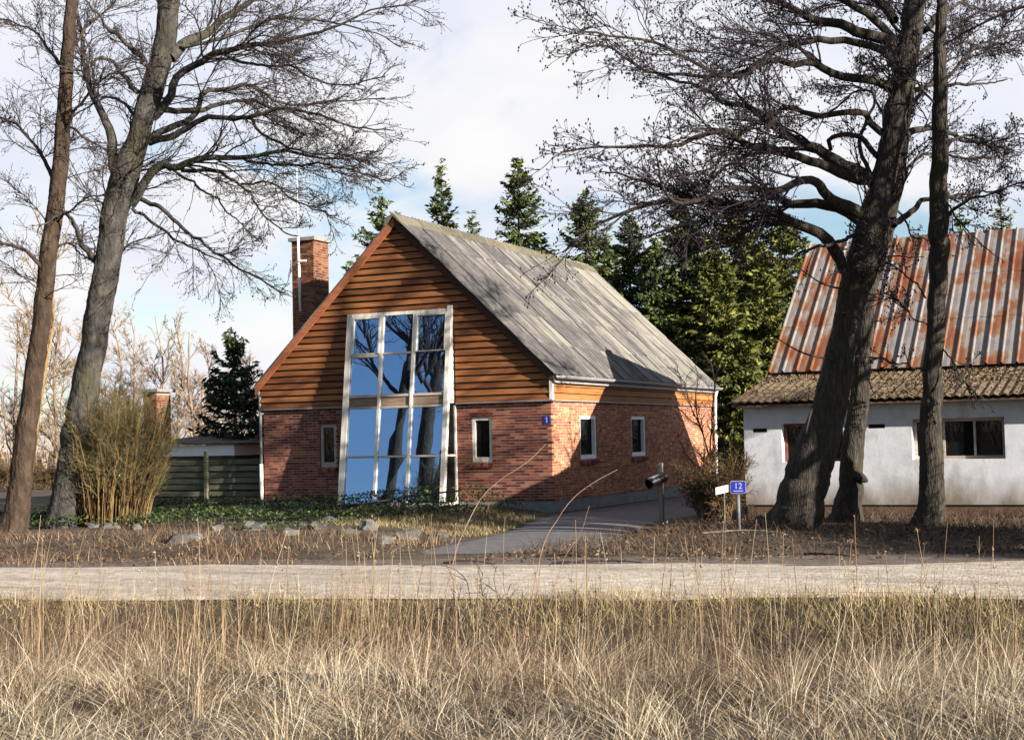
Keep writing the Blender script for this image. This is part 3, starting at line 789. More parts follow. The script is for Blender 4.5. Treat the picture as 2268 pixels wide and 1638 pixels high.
# small windows
for (a, b, c, d), fm in ((OPF[1], 'greywood'), (OPF[2], 'oldwhite')):
    g = Geo(); t = 0.075; y0, y1 = 0.035, 0.12
    g.box((a, y0, c), (a + t, y1, d)); g.box((b - t, y0, c), (b, y1, d)); g.box((a + t, y0, d - t), (b - t, y1, d)); g.box((a + t, y0, c), (b - t, y1, c + t * 1.5))
    w = hp(g, 'window', M[fm])
    g = Geo(); g.box((a + t, 0.09, c + t * 1.5), (b - t, 0.10, d - t)); hp(g, 'pane', M['glass'], w)
    g = Geo()
    nb = int((b - a + 0.06) / 0.06); wd = (b - a + 0.10) / nb
    for i in range(nb):
        x = a - 0.05 + i * wd
        g.add([(x + 0.004, -0.05, c - 0.125), (x + wd - 0.004, -0.05, c - 0.125), (x + wd - 0.004, 0.06, c - 0.10), (x + 0.004, 0.06, c - 0.10),
               (x + 0.004, -0.055, c - 0.045), (x + wd - 0.004, -0.055, c - 0.045), (x + wd - 0.004, 0.06, c - 0.003), (x + 0.004, 0.06, c - 0.003)], BOXF)
    hp(g, 'sill', M['brickwork'], w)
    g = Geo()
    for i in range(nb):
        x = a - 0.05 + i * wd; g.box((x + 0.004, -0.004, d + 0.006), (x + wd - 0.004, 0.06, d + 0.118))
    hp(g, 'lintel', M['brick'], w)
for (a, b, c, d) in OPR:
    g = Geo(); t = 0.085; x0, x1 = -0.20, -0.012
    g.box((x0, a, c), (x1, a + t * 0.5, d)); g.box((x0, b - t * 0.8, c), (x1, b, d)); g.box((x0, a + t * 0.5, d - t), (x1, b - t * 0.8, d)); g.box((x0, a + t * 0.5, c), (x1, b - t * 0.8, c + t * 1.2))
    w = hp(g, 'window', M['white'])
    g = Geo(); g.box((-0.115, a + t * 0.5, c + t * 1.2), (-0.105, b - t * 0.8, d - t)); hp(g, 'pane', M['glass'], w)
    g = Geo(); nb = 15; wd = (b - a + 0.1) / nb
    for i in range(nb):
        y = a - 0.05 + i * wd; p, q = y + 0.004, y + wd - 0.004
        g.add([(-0.05, p, c - 0.11), (0.055, p, c - 0.13), (0.055, q, c - 0.13), (-0.05, q, c - 0.11), (-0.05, p, c - 0.003), (0.06, p, c - 0.05), (0.06, q, c - 0.05), (-0.05, q, c - 0.003)], BOXF)
    hp(g, 'sill', M['brickwork'], w)

# sloping glazed bay
BZ0 = 0.20


def by(z): return -0.115 - (4.95 - z) * 0.13


xs = [BAYX[0] + 0.03, BAYX[1] - 0.03]; B0, B1 = xs
JW = 0.15; MW = 0.075
colx = [B0 + JW, B0 + JW + (B1 - B0 - 2 * JW - 2 * MW) / 3]
wp = (B1 - B0 - 2 * JW - 2 * MW) / 3
cols = [(B0 + JW + i * (wp + MW), B0 + JW + i * (wp + MW) + wp) for i in range(3)]
rowsz = [(0.29, 1.385), (1.43, 2.58), (2.63, 2.86), (2.92, 3.90), (3.95, 4.86)]


def slope_box(g, x0, x1, z0, z1, dfront, dback, warp=0.0):
    v = []
    for z_ in (z0, z1):
        for x, d in ((x0, dfront), (x1, dfront), (x1, dback), (x0, dback)): v.append((x, by(z_) + d + (rng.uniform(-warp, warp) if warp and d == dfront else 0), z_))
    g.add(v, BOXF)


g = Geo(); slope_box(g, B0, B0 + JW, BZ0, 4.95, -0.03, 0.09); slope_box(g, B1 - JW * 0.75, B1, BZ0, 5.02, -0.03, 0.09)
slope_box(g, B0 + JW, B1 - JW * 0.75, 4.865, 4.95, -0.012, 0.09)
bay = hp(g, 'bay_window', M['oldwhite'])
for a, b in zip(cols[:-1], cols[1:]):
    g = Geo(); slope_box(g, a[1], b[0], BZ0, 4.864, -0.018, 0.07); hp(g, 'mullion', M['oldwhite'], bay)
for ci, (a, b) in enumerate(cols):
    b2 = b if ci < 2 else B1 - JW * 0.75
    for z0, z1 in ((BZ0, 0.29), (1.385, 1.43), (2.58, 2.63), (2.86, 2.92), (3.90, 3.95)):
        dz = 0.0
        if z0 == 3.90: dz = -0.05 if ci == 0 else (0.03 if ci == 2 else 0)
        g = Geo(); slope_box(g, a + 0.001, b2 - 0.001, z0 + (0 if ci == 1 else dz), z1 + (0.02 if dz < 0 else 0) + dz * 0.3, -0.006, 0.06)
        hp(g, 'transom', M['greywood'], bay)
    for k, (z0, z1) in enumerate(rowsz):
        if k == 2:
            g = Geo(); slope_box(g, a + 0.004, b2 - 0.004, z0, z1, 0.02, 0.05); hp(g, 'spandrel_panel', M['panelwood'], bay)
        else:
            g = Geo(); slope_box(g, a, b2, z0 - 0.06, z1 + 0.06, 0.026, 0.036, 0.0022); hp(g, 'pane', M['mirrorglass'], bay)
    # opening sashes in the top row
    if ci in (0, 2):
        z0, z1 = 3.93, 4.864; g = Geo(); t = 0.05
        slope_box(g, a + 0.003, a + t, z0, z1, -0.03, 0.025); slope_box(g, b2 - t, b2 - 0.003, z0, z1, -0.03, 0.025)
        slope_box(g, a + t, b2 - t, z1 - t, z1 - 0.004, -0.028, 0.025)
        hp(g, 'sash', M['oldwhite'], bay)
for x0, x1, nm in ((B0 + 0.02, B0 + 0.05, 'cheek'), (B1 - 0.05, B1 - 0.02, 'cheek')):
    g = Geo(); g.add([(x, y_, z_) for x in (x0, x1) for y_, z_ in ((0.02, 2.66), (by(2.66) + 0.09, 2.66), (by(4.9) + 0.09, 4.9), (0.02, 4.9))],
                     [[0, 1, 2, 3], [7, 6, 5, 4], [0, 4, 5, 1], [1, 5, 6, 2], [2, 6, 7, 3], [3, 7, 4, 0]]); hp(g, nm, M['oldwhite'], bay)
    g = Geo(); g.add([(x, y_, z_) for x in (x0 + 0.01, x1 - 0.01) for y_, z_ in ((0.02, BZ0), (by(BZ0) + 0.09, BZ0), (by(2.64) + 0.09, 2.64), (0.02, 2.64))],
                     [[0, 1, 2, 3], [7, 6, 5, 4], [0, 4, 5, 1], [1, 5, 6, 2], [2, 6, 7, 3], [3, 7, 4, 0]]); hp(g, 'side_pane', M['glass'], bay)
    g = Geo(); g.box((x0 - 0.02, -0.065, BZ0), (x1 + 0.03, -0.002, 2.62)); g.box((x0 - 0.01, by(1.4) + 0.09, 1.38), (x1 + 0.015, -0.066, 1.43)); g.box((x0 - 0.01, by(0.25) + 0.09, BZ0), (x1 + 0.015, -0.066, 0.29))
    hp(g, 'side_frame', M['oldwhite'], bay)
g = Geo(); g.box((B0 + 0.03, by(BZ0) + 0.06, -0.1), (B1 - 0.03, 0.02, BZ0 - 0.003)); hp(g, 'bay_base', M['plinth'], bay)
g = Geo(); g.add([(B0 + 0.06, by(2.75) + 0.10, 0.21), (B1 - 0.06, by(2.75) + 0.10, 0.21), (B1 - 0.06, 0.3, 0.21), (B0 + 0.06, 0.3, 0.21),
                  (B0 + 0.06, by(4.9) + 0.10, 4.9), (B1 - 0.06, by(4.9) + 0.10, 4.9), (B1 - 0.06, 0.3, 4.9), (B0 + 0.06, 0.3, 4.9)], BOXF); hp(g, 'bay_lining', M['dark'], bay)
# house number plate
g = Geo(); g.box((-0.20, -0.012, 2.10), (-0.03, -0.004, 2.29)); pn = hp(g, 'number_plate', M['blue'])
g = Geo(); g.box((-0.128, -0.016, 2.125), (-0.102, -0.0125, 2.265)); g.add([(-0.127, -0.016, 2.262), (-0.127, -0.016, 2.235), (-0.152, -0.016, 2.215), (-0.152, -0.016, 2.237)], [[0, 1, 2, 3]])
hp(g, 'numeral', M['numeral'], pn, fix=False)

# chimney
CH = (-8.29, -7.60, 1.75, 2.50)
g = Geo(); g.box((CH[0] + 0.008, CH[2] + 0.008, 0), (CH[1] - 0.008, CH[3] - 0.008, 7.22)); ch = hp(g, 'chimney', M['mortar'])
g = Geo()
for c in range(108):
    z = 0.02 + c * CO; o = 0.0 if c % 2 else 0.12
    for a, b, kind in ((CH[0], CH[1], 'x'), (CH[2], CH[3], 'y')):
        p = a
        while p < b - 0.02:
            q = min(p + (0.228 if not (p == a and o) else 0.108), b)
            if q > b - 0.06: q = b
            e = 0.012
            if kind == 'x': g.box((p, CH[2] - rng.uniform(0, .003), z), (q, CH[2] + 0.05, z + 0.055)); g.box((p, CH[3] - 0.05, z), (q, CH[3], z + 0.055))
            elif p >= a + 0.05 and False: pass
            else:
                pp, qq = max(p, CH[2] + 0.052), min(q, CH[3] - 0.052)
                if qq > pp: g.box((CH[1] - 0.05, pp, z), (CH[1] + rng.uniform(0, .003), qq, z + 0.055)); g.box((CH[0], pp, z), (CH[0] + 0.05, qq, z + 0.055))
            p = q + e
o = hp(g, 'brickwork', M['chim'], ch, fix=False); o['kind'] = 'stuff'
g = Geo(); g.box((CH[0] - 0.07, CH[2] - 0.07, 7.215), (CH[1] + 0.07, CH[3] + 0.07, 7.31)); hp(g, 'chimney_cap', M['concrete'], ch)

# antenna mast clamped to the chimney
P0 = at(665, 690, 38.2); mast = empty('antenna_mast', P0, 'thin white aerial pole clamped to the front of the house chimney', 'antenna')
g = Geo(); pa, pb, pc = at(665, 690, 38.25), at(660, 520, 38.25), at(657, 372, 38.3); g.tube([pa, (pa + pb) / 2, pb], [0.034, 0.034, 0.032], 8); g.obj('pole', M['white'], mast, smooth=True)
g = Geo(); g.tube([pb, (pb + pc) / 2, pc], [0.022, 0.018, 0.013], 8); g.obj('pole_tip', M['white'], mast, smooth=True)
g = Geo(); a = at(663, 578, 38.22); g.bar(a, a + np.array([0.20, 0.02, 0.0]), 0.055, 0.04); g.obj('stub_arm', M['white'], mast)
for yy in (650, 665):
    g = Geo(); a = at(664, yy, 38.25); g.bar(a + np.array([-0.07, 0, 0]), a + np.array([0.26, 0.02, 0.0]), 0.03, 0.03); g.bar(a, np.array([a[0], CH[2] + 0.01, a[2]]), 0.03); g.obj('bracket', M['galv'], mast)

# ------------------------------------------------------------------ the white barn
barn = empty('white_barn', (8, -2.4, 0.1), 'low white limewashed barn with rusty metal roof and mossy lower eaves', 'barn')
BX0, BX1, BFY = 5.3, 17.0, -2.95
EAV, JUN, RDG, RR1, RR2 = (-3.34, 2.38), (-0.32, 2.98), (3.88, 6.22), (7.13, 5.30), (10.31, 2.31)
OPB = [(6.21, 7.42, 1.20, 1.95), (8.72, 10.4, 1.21, 1.98), (12.0, 13.4, 1.2, 2.0), (5.62, 5.92, 1.79, 1.87), (7.90, 8.22, 1.82, 1.90), (11.0, 11.3, 1.82, 1.9)]
g = Geo(); wall_boxes(g, BX0 + 0.15, BX1, 0.36, 2.33, OPB, lambda a, b, c, d: g.box((a, BFY, c), (b, BFY + 0.28, d))); g.obj('wall', M['barnwall'], barn)
g = Geo(); g.box((BX0 + 0.17, BFY + 0.03, -0.1), (BX1, BFY + 0.28, 0.359)); g.obj('wall_foot', M['barnfoot'], barn)
g = Geo(); g.prism([(BFY + 0.29, -0.1), (BFY + 0.29, 2.38), (JUN[0], JUN[1] - 0.06), (RDG[0], RDG[1] - 0.12), (RR1[0], RR1[1] - 0.12), (RR2[0] - 0.15, 2.35), (RR2[0] - 0.15, -0.1)], 0, BX0 + 0.16, BX0 + 0.45); g.obj('gable_wall', M['barnwall'], barn)
g = Geo(); g.box((BX0 + 0.46, BFY + 0.60, 0.0), (BX1 - 0.1, BFY + 0.7, 2.4)); g.obj('interior', M['dark'], barn)
g = Geo(); g.box((BX0 + 0.5, RR2[0] - 0.5, -0.1), (BX1, RR2[0] - 0.2, 2.35)); g.obj('back_wall', M['barnwall'], barn)
for k, (a, b, c, d) in enumerate(OPB[:3]):
    g = Geo(); y0, y1 = BFY + 0.20, BFY + 0.27; t = 0.06
    g.box((a + 0.002, y0, c + 0.001), (a + t, y1, d - 0.001)); g.box((b - t, y0, c), (b - 0.002, y1, d)); g.box((a + t, y0, d - t), (b - t, y1, d)); g.box((a + t, y0, c), (b - t, y1, c + t))
    nmul = 1 if k == 0 else 2
    for i in range(nmul):
        x = a + (b - a) * (i + 1) / (nmul + 1) - 0.02; g.box((x, y0 + 0.005, c + t), (x + 0.04, y1, d - t))
    w = g.obj('window', M['redwood' if k == 0 else 'greywood'], barn)
    g = Geo(); g.box((a + t, BFY + 0.235, c + t), (b - t, BFY + 0.24, d - t)); g.obj('pane', M['glass'], w)
for a, b, c, d in OPB[3:]:
    g = Geo(); g.box((a, BFY + 0.10, c), (b, BFY + 0.12, d)); w = g.obj('vent', M['dark'], barn)
# skirt sheets (mossy), waves along x
sl2 = math.atan2(JUN[1] - EAV[1], JUN[0] - EAV[0]); ln2 = math.hypot(JUN[0] - EAV[0], JUN[1] - EAV[1]) + 0.35


def roof_sheets(me, name, p0, ang, wid, ln, rows, cols_, x0, lift=0.0):
    u = Vector((0, math.cos(ang), math.sin(ang))); n_ = Vector((0, -math.sin(ang), math.cos(ang))); bi = Matrix.Translation((8, -2.4, 0.1)).inverted()
    for r in range(rows):
        for c in range(cols_):
            b = Vector((x0 + c * wid, p0[0], p0[1])) + u * (r * ln) + n_ * (lift + 0.004 * (c % 2) + rng.uniform(0, 0.004) + 0.016 * 1)
            uu = (u - n_ * 0.010).normalized()
            o = bpy.data.objects.new(name, me); COL.objects.link(o); o.parent = barn; o.matrix_parent_inverse = bi
            o.matrix_basis = Matrix(((1, uu.x, n_.x, b.x), (0, uu.y, n_.y, b.y), (0, uu.z, n_.z, b.z), (0, 0, 0, 1)))


me2 = corrugated(1.02, ln2 / 2 + 0.1, 0.17, 0.017, thick=0.02); me2.materials.append(M['moss'])
roof_sheets(me2, 'mossy_sheet', EAV, sl2, 1.02, ln2 / 2, 2, 11, BX0)


gmo = np.random.default_rng(55); n_m = 9000; mx_ = gmo.uniform(BX0, 13, n_m); ms_ = gmo.uniform(0, 1, n_m) ** 0.9
cm = np.stack([mx_, EAV[0] + (JUN[0] - EAV[0]) * ms_, EAV[1] + (JUN[1] - EAV[1]) * ms_ + 0.035], 1); cm = cm[gmo.uniform(0, 1, n_m) < 0.5 + 0.7 * vnoise(mx_ * 2.2, ms_ * 7, 56)]
v_, f_ = leaves(cm, gmo.uniform(0.03, 0.075, len(cm)), gmo, 0.5, 0.8); o = big('moss', v_, f_, M['moss'], barn); o['kind'] = 'stuff'


def ribbed(wid, ln):
    """flat pan with a standing rib on its left edge"""
    pr = [(0, 0.0), (0.006, 0.045), (0.03, 0.055), (0.05, 0.045), (0.06, 0.004), (wid * 0.5, 0.012), (wid + 0.004, 0.0)]
    V = []
    for y in (0, ln):
        for dz in (0, -0.006): V += [(x, y, z_ + dz) for x, z_ in pr]
    k = len(pr); F = []
    for i in range(k - 1):
        F += [[i, i + 1, 2 * k + i + 1, 2 * k + i], [k + i + 1, k + i, 3 * k + i, 3 * k + i + 1], [i + 1, i, k + i, k + i + 1], [2 * k + i, 2 * k + i + 1, 3 * k + i + 1, 3 * k + i]]
    me = bpy.data.meshes.new('ribbed'); me.from_pydata(V, [], F); return me


a3 = math.atan2(RDG[1] - JUN[1], RDG[0] - JUN[0]); ln3 = math.hypot(RDG[1] - JUN[1], RDG[0] - JUN[0])
me3 = ribbed(0.30, ln3 / 3 + 0.08); me3.materials.append(M['rust'])
roof_sheets(me3, 'rusty_sheet', (JUN[0] - 0.02, JUN[1] + 0.07), a3, 0.30, ln3 / 3, 3, 38, BX0 - 0.02)
g = Geo(); off = -0.03
g.prism([(EAV[0] + 0.05, EAV[1] - 0.05), (JUN[0], JUN[1] - 0.02), (RDG[0], RDG[1] - 0.01), (RR1[0], RR1[1]), (RR2[0], RR2[1]), (RR2[0], RR2[1] - 0.08), (RR1[0], RR1[1] - 0.1), (RDG[0], RDG[1] - 0.12), (JUN[0], JUN[1] - 0.12), (EAV[0] + 0.05, EAV[1] - 0.09)], 0, BX0 + 0.01, BX1 - 0.1)
g.obj('roof_deck', M['barnfoot'], barn)
g = Geo(); g.prism([(RDG[0] - 0.2, RDG[1] - 0.09), (RDG[0], RDG[1] + 0.10), (RDG[0] + 0.2, RDG[1] + 0.02), (RDG[0] + 0.2, RDG[1] - 0.02), (RDG[0], RDG[1] + 0.06)], 0, BX0 - 0.03, BX1); g.obj('ridge_cap', M['rust'], barn)

# ------------------------------------------------------------------ trees


def limb(pix, base_t, drift, m=26, jit=0.02, r0=0.1, r1=0.02, rg=rng, bend=0.0):
    """a limb traced in the photograph: its own distance, drifting away or towards us along its length"""
    n = len(pix); p = []
    for k, (x, y) in enumerate(pix):
        s = k / max(1, n - 1); p.append(at(x, y, base_t + drift * s + bend * math.sin(s * math.pi)))
    P = resample(p, m, jit, rg); R = np.linspace(1, 0, m) ** 1.25 * (0.73 * r0 - r1) + r1
    return P, R


def knobbly(P, R, sides, amp, g, flare=0.0, bark=False):
    V, F = tubes(P[None], R[None], sides); V = V.reshape(len(P), sides, 3)
    c = P[:, None, :]; d = V - c
    h = vnoise(np.arange(sides)[None, :] * 1.1 + P[:, 2:3] * 1.5, P[:, 2:3] * 2.4 + np.arange(sides)[None, :] * 0, int(g.integers(1e6)))
    if bark:
        t0 = np.arange(sides)[None] * 2 * math.pi / sides; zl = np.concatenate([[0], np.cumsum(np.linalg.norm(np.diff(P, axis=0), axis=1))])[:, None]
        ph = [g.uniform(0, 6.28) for _ in range(6)]
        wob = 0.8 * np.sin(zl * 1.7 + ph[0]) + 0.6 * np.sin(zl * 4.3 + ph[1])
        h = 0.6 * np.sin(t0 * 2 + zl * 0.9 + ph[2]) * np.sin(zl * 1.3 + ph[3])
        h = h + 0.9 * (np.abs(np.sin(t0 * 5 + wob + ph[4])) - 0.6) * (0.7 + 0.3 * np.sin(zl * 6 + t0 * 3)) + 0.6 * (np.abs(np.sin(t0 * 8 - 1.3 * wob + zl * 2.2 + ph[5])) - 0.6) * np.sin(zl * 9 + t0 * 4 + ph[1])
        h = h + 0.35 * g.normal(size=h.shape)
        amp = amp * 0.62
    else:
        h = h + 0.25 * g.normal(size=h.shape)
    th_ = np.arange(sides) * 2 * math.pi / sides
    if flare: h = h + flare / amp * np.exp(-(P[:, 2:3] - P[0, 2] - 0.25).clip(0) / 0.35) * (0.5 + 0.5 * np.cos(th_[None] * 5 + 1 + 0.6 * np.sin(th_[None] * 2)))
    return (c + d * (1 + amp * h[..., None])).reshape(-1, 3), F


def build_tree(root_o, trunk_paths, limbs, bark, twig, g, n2, n3, n4, n5=0, seed_len=(0.35, 0.6), bud=0.016, budn=1, trunk_twigs=0):
    """trunk_paths/limbs: list of (P,R)."""
    parts = []
    for P, R in trunk_paths:
        Q = resample(np.concatenate([P, R[:, None]], 1), 220); parts.append(knobbly(Q[:, :3], Q[:, 3], 44, 0.085, g, 0.28, True))
    big('trunk', *join(parts), bark, root_o, smooth=True)
    for P, R in limbs:
        v, f = knobbly(P, R, 9, 0.06, g); big('branch', v, f, bark, root_o, smooth=True)
    LP = np.stack([P for P, R in limbs]); LR = np.stack([R for P, R in limbs])
    p2, r2 = spawn(LP, LR, n2, 0.22, 1.0, *seed_len, 0.25, 0.85, 10, 0.15, 0.015, 0.32, 0.009, g, 3.2)
    if trunk_twigs:
        TP = np.stack([resample(P, 26) for P, R in trunk_paths]); TR = np.stack([np.interp(np.linspace(0, 1, 26), np.linspace(0, 1, len(R)), R) for P, R in trunk_paths])
        pt, rt = spawn(TP, TR, trunk_twigs, 0.35, 1.0, 0.10, 0.2, 0.6, 1.4, 10, 0.2, 0.05, 0.08, 0.009, g, 2.2)
        p2 = np.concatenate([p2, pt]); r2 = np.concatenate([r2, np.minimum(rt, 0.03)])
    r2 = np.minimum(r2, 0.022)
    p3, r3 = spawn(p2, r2, n3, 0.15, 1.0, 0.3, 0.6, 0.3, 0.95, 6, 0.18, 0.01, 0.6, 0.0062, g, 1.3)
    p4, r4 = spawn(p3, r3, n4, 0.2, 1.0, 0.35, 0.7, 0.3, 0.95, 4, 0.22, 0.0, 0.65, 0.0048, g, 0.6)
    P = [tubes(p2, r2, 5), tubes(p3, r3, 4), tubes(p4, r4, 3)]
    o = big('twigs', *join(P), twig, root_o); o['kind'] = 'stuff'
    if bud:
        v, f = buds(p4, bud, g, budn, 0.01); v3, f3 = buds(p3, bud * 0.9, g)
        o = big('cones', *join([(v, f), (v3, f3)]), twig, root_o); o['kind'] = 'stuff'


def Z7(l): return [(1134 + .4577 * x, .4577 * y) for x, y in l]
def Z6(l): return [(104.7 + .4259 * x, .4259 * y) for x, y in l]


def trunk(rows, t, m=40, jit=0.012, g=rng, dt=0.0):
    """rows of (x, y, halfwidth) in picture units"""
    n = len(rows); a = np.array([[*at(x, y, t + dt * k / (n - 1)), w * t / FPX] for k, (x, y, w) in enumerate(rows)])
    r = resample(a, m); P = r[:, :3].copy(); j = g.normal(size=(m, 3)) * jit; j[0] = 0; P += j
    return P, r[:, 3]


def depth_of(p): return float((np.asarray(p) - CAM) @ FWD)


# --- the leaning old alder right of the house
gC = np.random.default_rng(21)
bC = on_z(1765, 1168, 0.13); tC = depth_of(bC)
treeC = empty('alder_tree', bC, 'big old bare alder with leaning thick trunk and long limbs reaching over the house', 'tree', 'bare trees beside the road')
tp = [trunk([(1738, 1200, 72), (1760, 1160, 55), (1776, 1100, 50), (1790, 1048, 50), (1810, 985, 46), (1826, 936, 39), (1850, 846, 36), (1866, 757, 31), (1886, 667, 31), (1905, 600, 36), (1928, 520, 34),
             (1942, 458, 31), (1966, 366, 26), (1981, 275, 25), (1999, 183, 25), (2014, 92, 24), (2028, 0, 23), (2045, -120, 22), (2055, -260, 17), (2065, -420, 8)], tC, 60, 0.012, gC)]
LC = []
for pix, dr_, r0, bend in [
    (Z7([(1610, 1310), (1580, 1240), (1530, 1165), (1440, 1105), (1340, 1055), (1240, 1000), (1060, 985), (960, 965), (800, 975), (640, 1000), (480, 1062), (390, 1100), (250, 1230)]), -2.2, 0.15, 0.3),
    (Z7([(1700, 1080), (1600, 1010), (1460, 992), (1330, 980), (1250, 950), (1150, 985), (1000, 1000), (840, 960), (700, 900), (600, 870), (440, 830)]), -1.0, 0.14, 0.2),
    (Z7([(1690, 1050), (1570, 975), (1500, 930), (1470, 882), (1400, 876), (1270, 920), (1060, 922), (930, 960), (790, 965), (720, 860), (690, 760)]), -3.0, 0.15, 0.0),
    (Z7([(1775, 900), (1640, 815), (1560, 772), (1430, 702), (1300, 640), (1240, 590), (1160, 522), (1060, 505), (1000, 480), (970, 440), (800, 400), (600, 330)]), 1.5, 0.17, 0.0),
    (Z7([(1730, 870), (1600, 850), (1500, 800), (1350, 750), (1220, 705), (1140, 705), (1080, 670), (1040, 635), (960, 650), (800, 700), (600, 720), (400, 720), (240, 740)]), -2.4, 0.13, 0.0),
    (Z7([(1800, 650), (1730, 590), (1690, 540), (1600, 545), (1480, 555), (1340, 525), (1280, 550), (1120, 650), (960, 800), (800, 860)]), -1.6, 0.09, 0.5),
    (Z7([(1840, 440), (1740, 390), (1600, 362), (1450, 300), (1360, 332), (1290, 292), (1190, 300), (1060, 370), (800, 365), (640, 350), (480, 230), (400, 200)]), -2.0, 0.12, 0.0),
    (Z7([(1850, 320), (1835, 200), (1720, 176), (1580, 132), (1450, 95), (1330, 30), (1200, -20), (1050, -40), (800, -30)]), 1.0, 0.17, -0.5),
    (Z7([(1850, 300), (1790, 240), (1500, 200), (1320, 212), (1240, 262), (1130, 372), (960, 350), (800, 260), (640, 200), (450, 150), (300, 170)]), -3.5, 0.10, 0.0),
    (Z7([(1860, 200), (1650, 20), (1450, -60), (1200, -120), (900, -110), (640, -60)]), -2.2, 0.10, 0.4),
    (Z7([(1780, 900), (1700, 740), (1700, 620), (1750, 480), (1690, 430), (1560, 520), (1400, 600)]), 2.5, 0.06, 0.0),
    (Z7([(1770, 760), (1700, 660), (1600, 650), (1530, 680), (1520, 740), (1300, 720), (1100, 770), (900, 900), (600, 990)]), 2.2, 0.07, 0.0),
    (Z7([(1900, 660), (1960, 628), (2040, 622), (2130, 650), (2240, 690), (2400, 720)]), 1.5, 0.10, 0.0),
    (Z7([(1845, 1090), (1910, 1040), (1990, 985), (2120, 950), (2240, 938), (2380, 920)]), 1.6, 0.09, 0.0),
    (Z7([(1930, 450), (2000, 412), (2120, 402), (2240, 410), (2400, 380)]), 1.8, 0.07, 0.0),
    (Z7([(1990, 150), (2080, 60), (2180, 10), (2300, -60)]), 1.5, 0.08, 0.0),
    (Z7([(1620, 1290), (1530, 1180), (1380, 1090), (1220, 1075), (1110, 1125), (1000, 1140), (900, 1130)]), -1.4, 0.06, 0.0),
    (Z7([(1650, 1140), (1560, 1180), (1430, 1210), (1330, 1250), (1250, 1260)]), -1.8, 0.05, 0.0),
    (Z7([(1850, 100), (1700, -60), (1500, -180), (1200, -260), (800, -250)]), 1.8, 0.12, 0.0),
]:
    LC.append(limb(pix, tC, dr_, 30, 0.028, r0, 0.014, gC, bend))
build_tree(treeC, tp, LC, M['bark'], M['twig'], gC, 380, 2900, 10500, seed_len=(0.2, 0.46), bud=0.0165, budn=1, trunk_twigs=40)
# sprouts and burr on the lower trunk
g = Geo()
for (x, y, x2, y2) in ((1880, 640, 1760, 590), (1850, 800, 1700, 735), (1800, 900, 1770, 1000), (1870, 640, 1935, 870)):
    a = at(x, y, tC - 0.3); b = at(x2, y2, tC - 0.9); mid = (a + b) / 2 + np.array([0, 0, -0.1]); p = resample([a, mid, b], 10, 0.01, gC); g.tube(p, np.linspace(0.022, 0.008, 10), 5)
g.obj('shoot', M['twig'], treeC, smooth=True)

# --- second slimmer stem behind it
gD = np.random.default_rng(22)
bD = on_z(1872, 1157, 0.13); tD = depth_of(bD)
treeD = empty('alder_tree', bD, 'slim dark alder rising just right of the leaning old alder, crossing behind it', 'tree', 'bare trees beside the road')
tp = [trunk([(1858, 1200, 48), (1872, 1156, 36), (1882, 1090, 26), (1892, 980, 23), (1899, 905, 22), (1907, 846, 20), (1913, 712, 20), (1925, 640, 20), (1946, 560, 19), (1978, 440, 17), (1996, 330, 15), (2012, 200, 13), (2024, 80, 11), (2035, -80, 8), (2040, -220, 4)], tD, 50, 0.012, gD, 0.5)]
g = Geo(); g.tube(resample([at(1888, 1050, tD - 0.05), at(1905, 1056, tD - 0.12), at(1922, 1066, tD - 0.15)], 8), [0.09, .10, .10, .095, .085, .07, .05, .02], 8); g.obj('burr', M['bark'], treeD, smooth=True)
LD = []
for pix, dr_, r0 in [
    (Z7([(1870, 860), (1960, 760), (2060, 740), (2200, 770), (2350, 760)]), 2.0, 0.05), (Z7([(1900, 560), (1990, 440), (2080, 330), (2200, 260), (2330, 220)]), 1.5, 0.05),
    (Z7([(1880, 700), (1800, 560), (1720, 440), (1600, 420), (1480, 440)]), 2.0, 0.05), (Z7([(1930, 330), (2040, 200), (2160, 120), (2300, 40)]), 2.2, 0.05),
    (Z7([(1920, 200), (1800, 60), (1660, 10), (1500, 30)]), 2.4, 0.05), (Z7([(1860, 1000), (1930, 1120), (2000, 1160), (2060, 1200)]), 1.0, 0.03)]:
    LD.append(limb(pix, tD + 0.4, dr_, 24, 0.02, r0, 0.012, gD))
build_tree(treeD, tp, LD, M['bark'], M['twig'], gD, 130, 900, 2800, seed_len=(0.3, 0.6), bud=0.015)

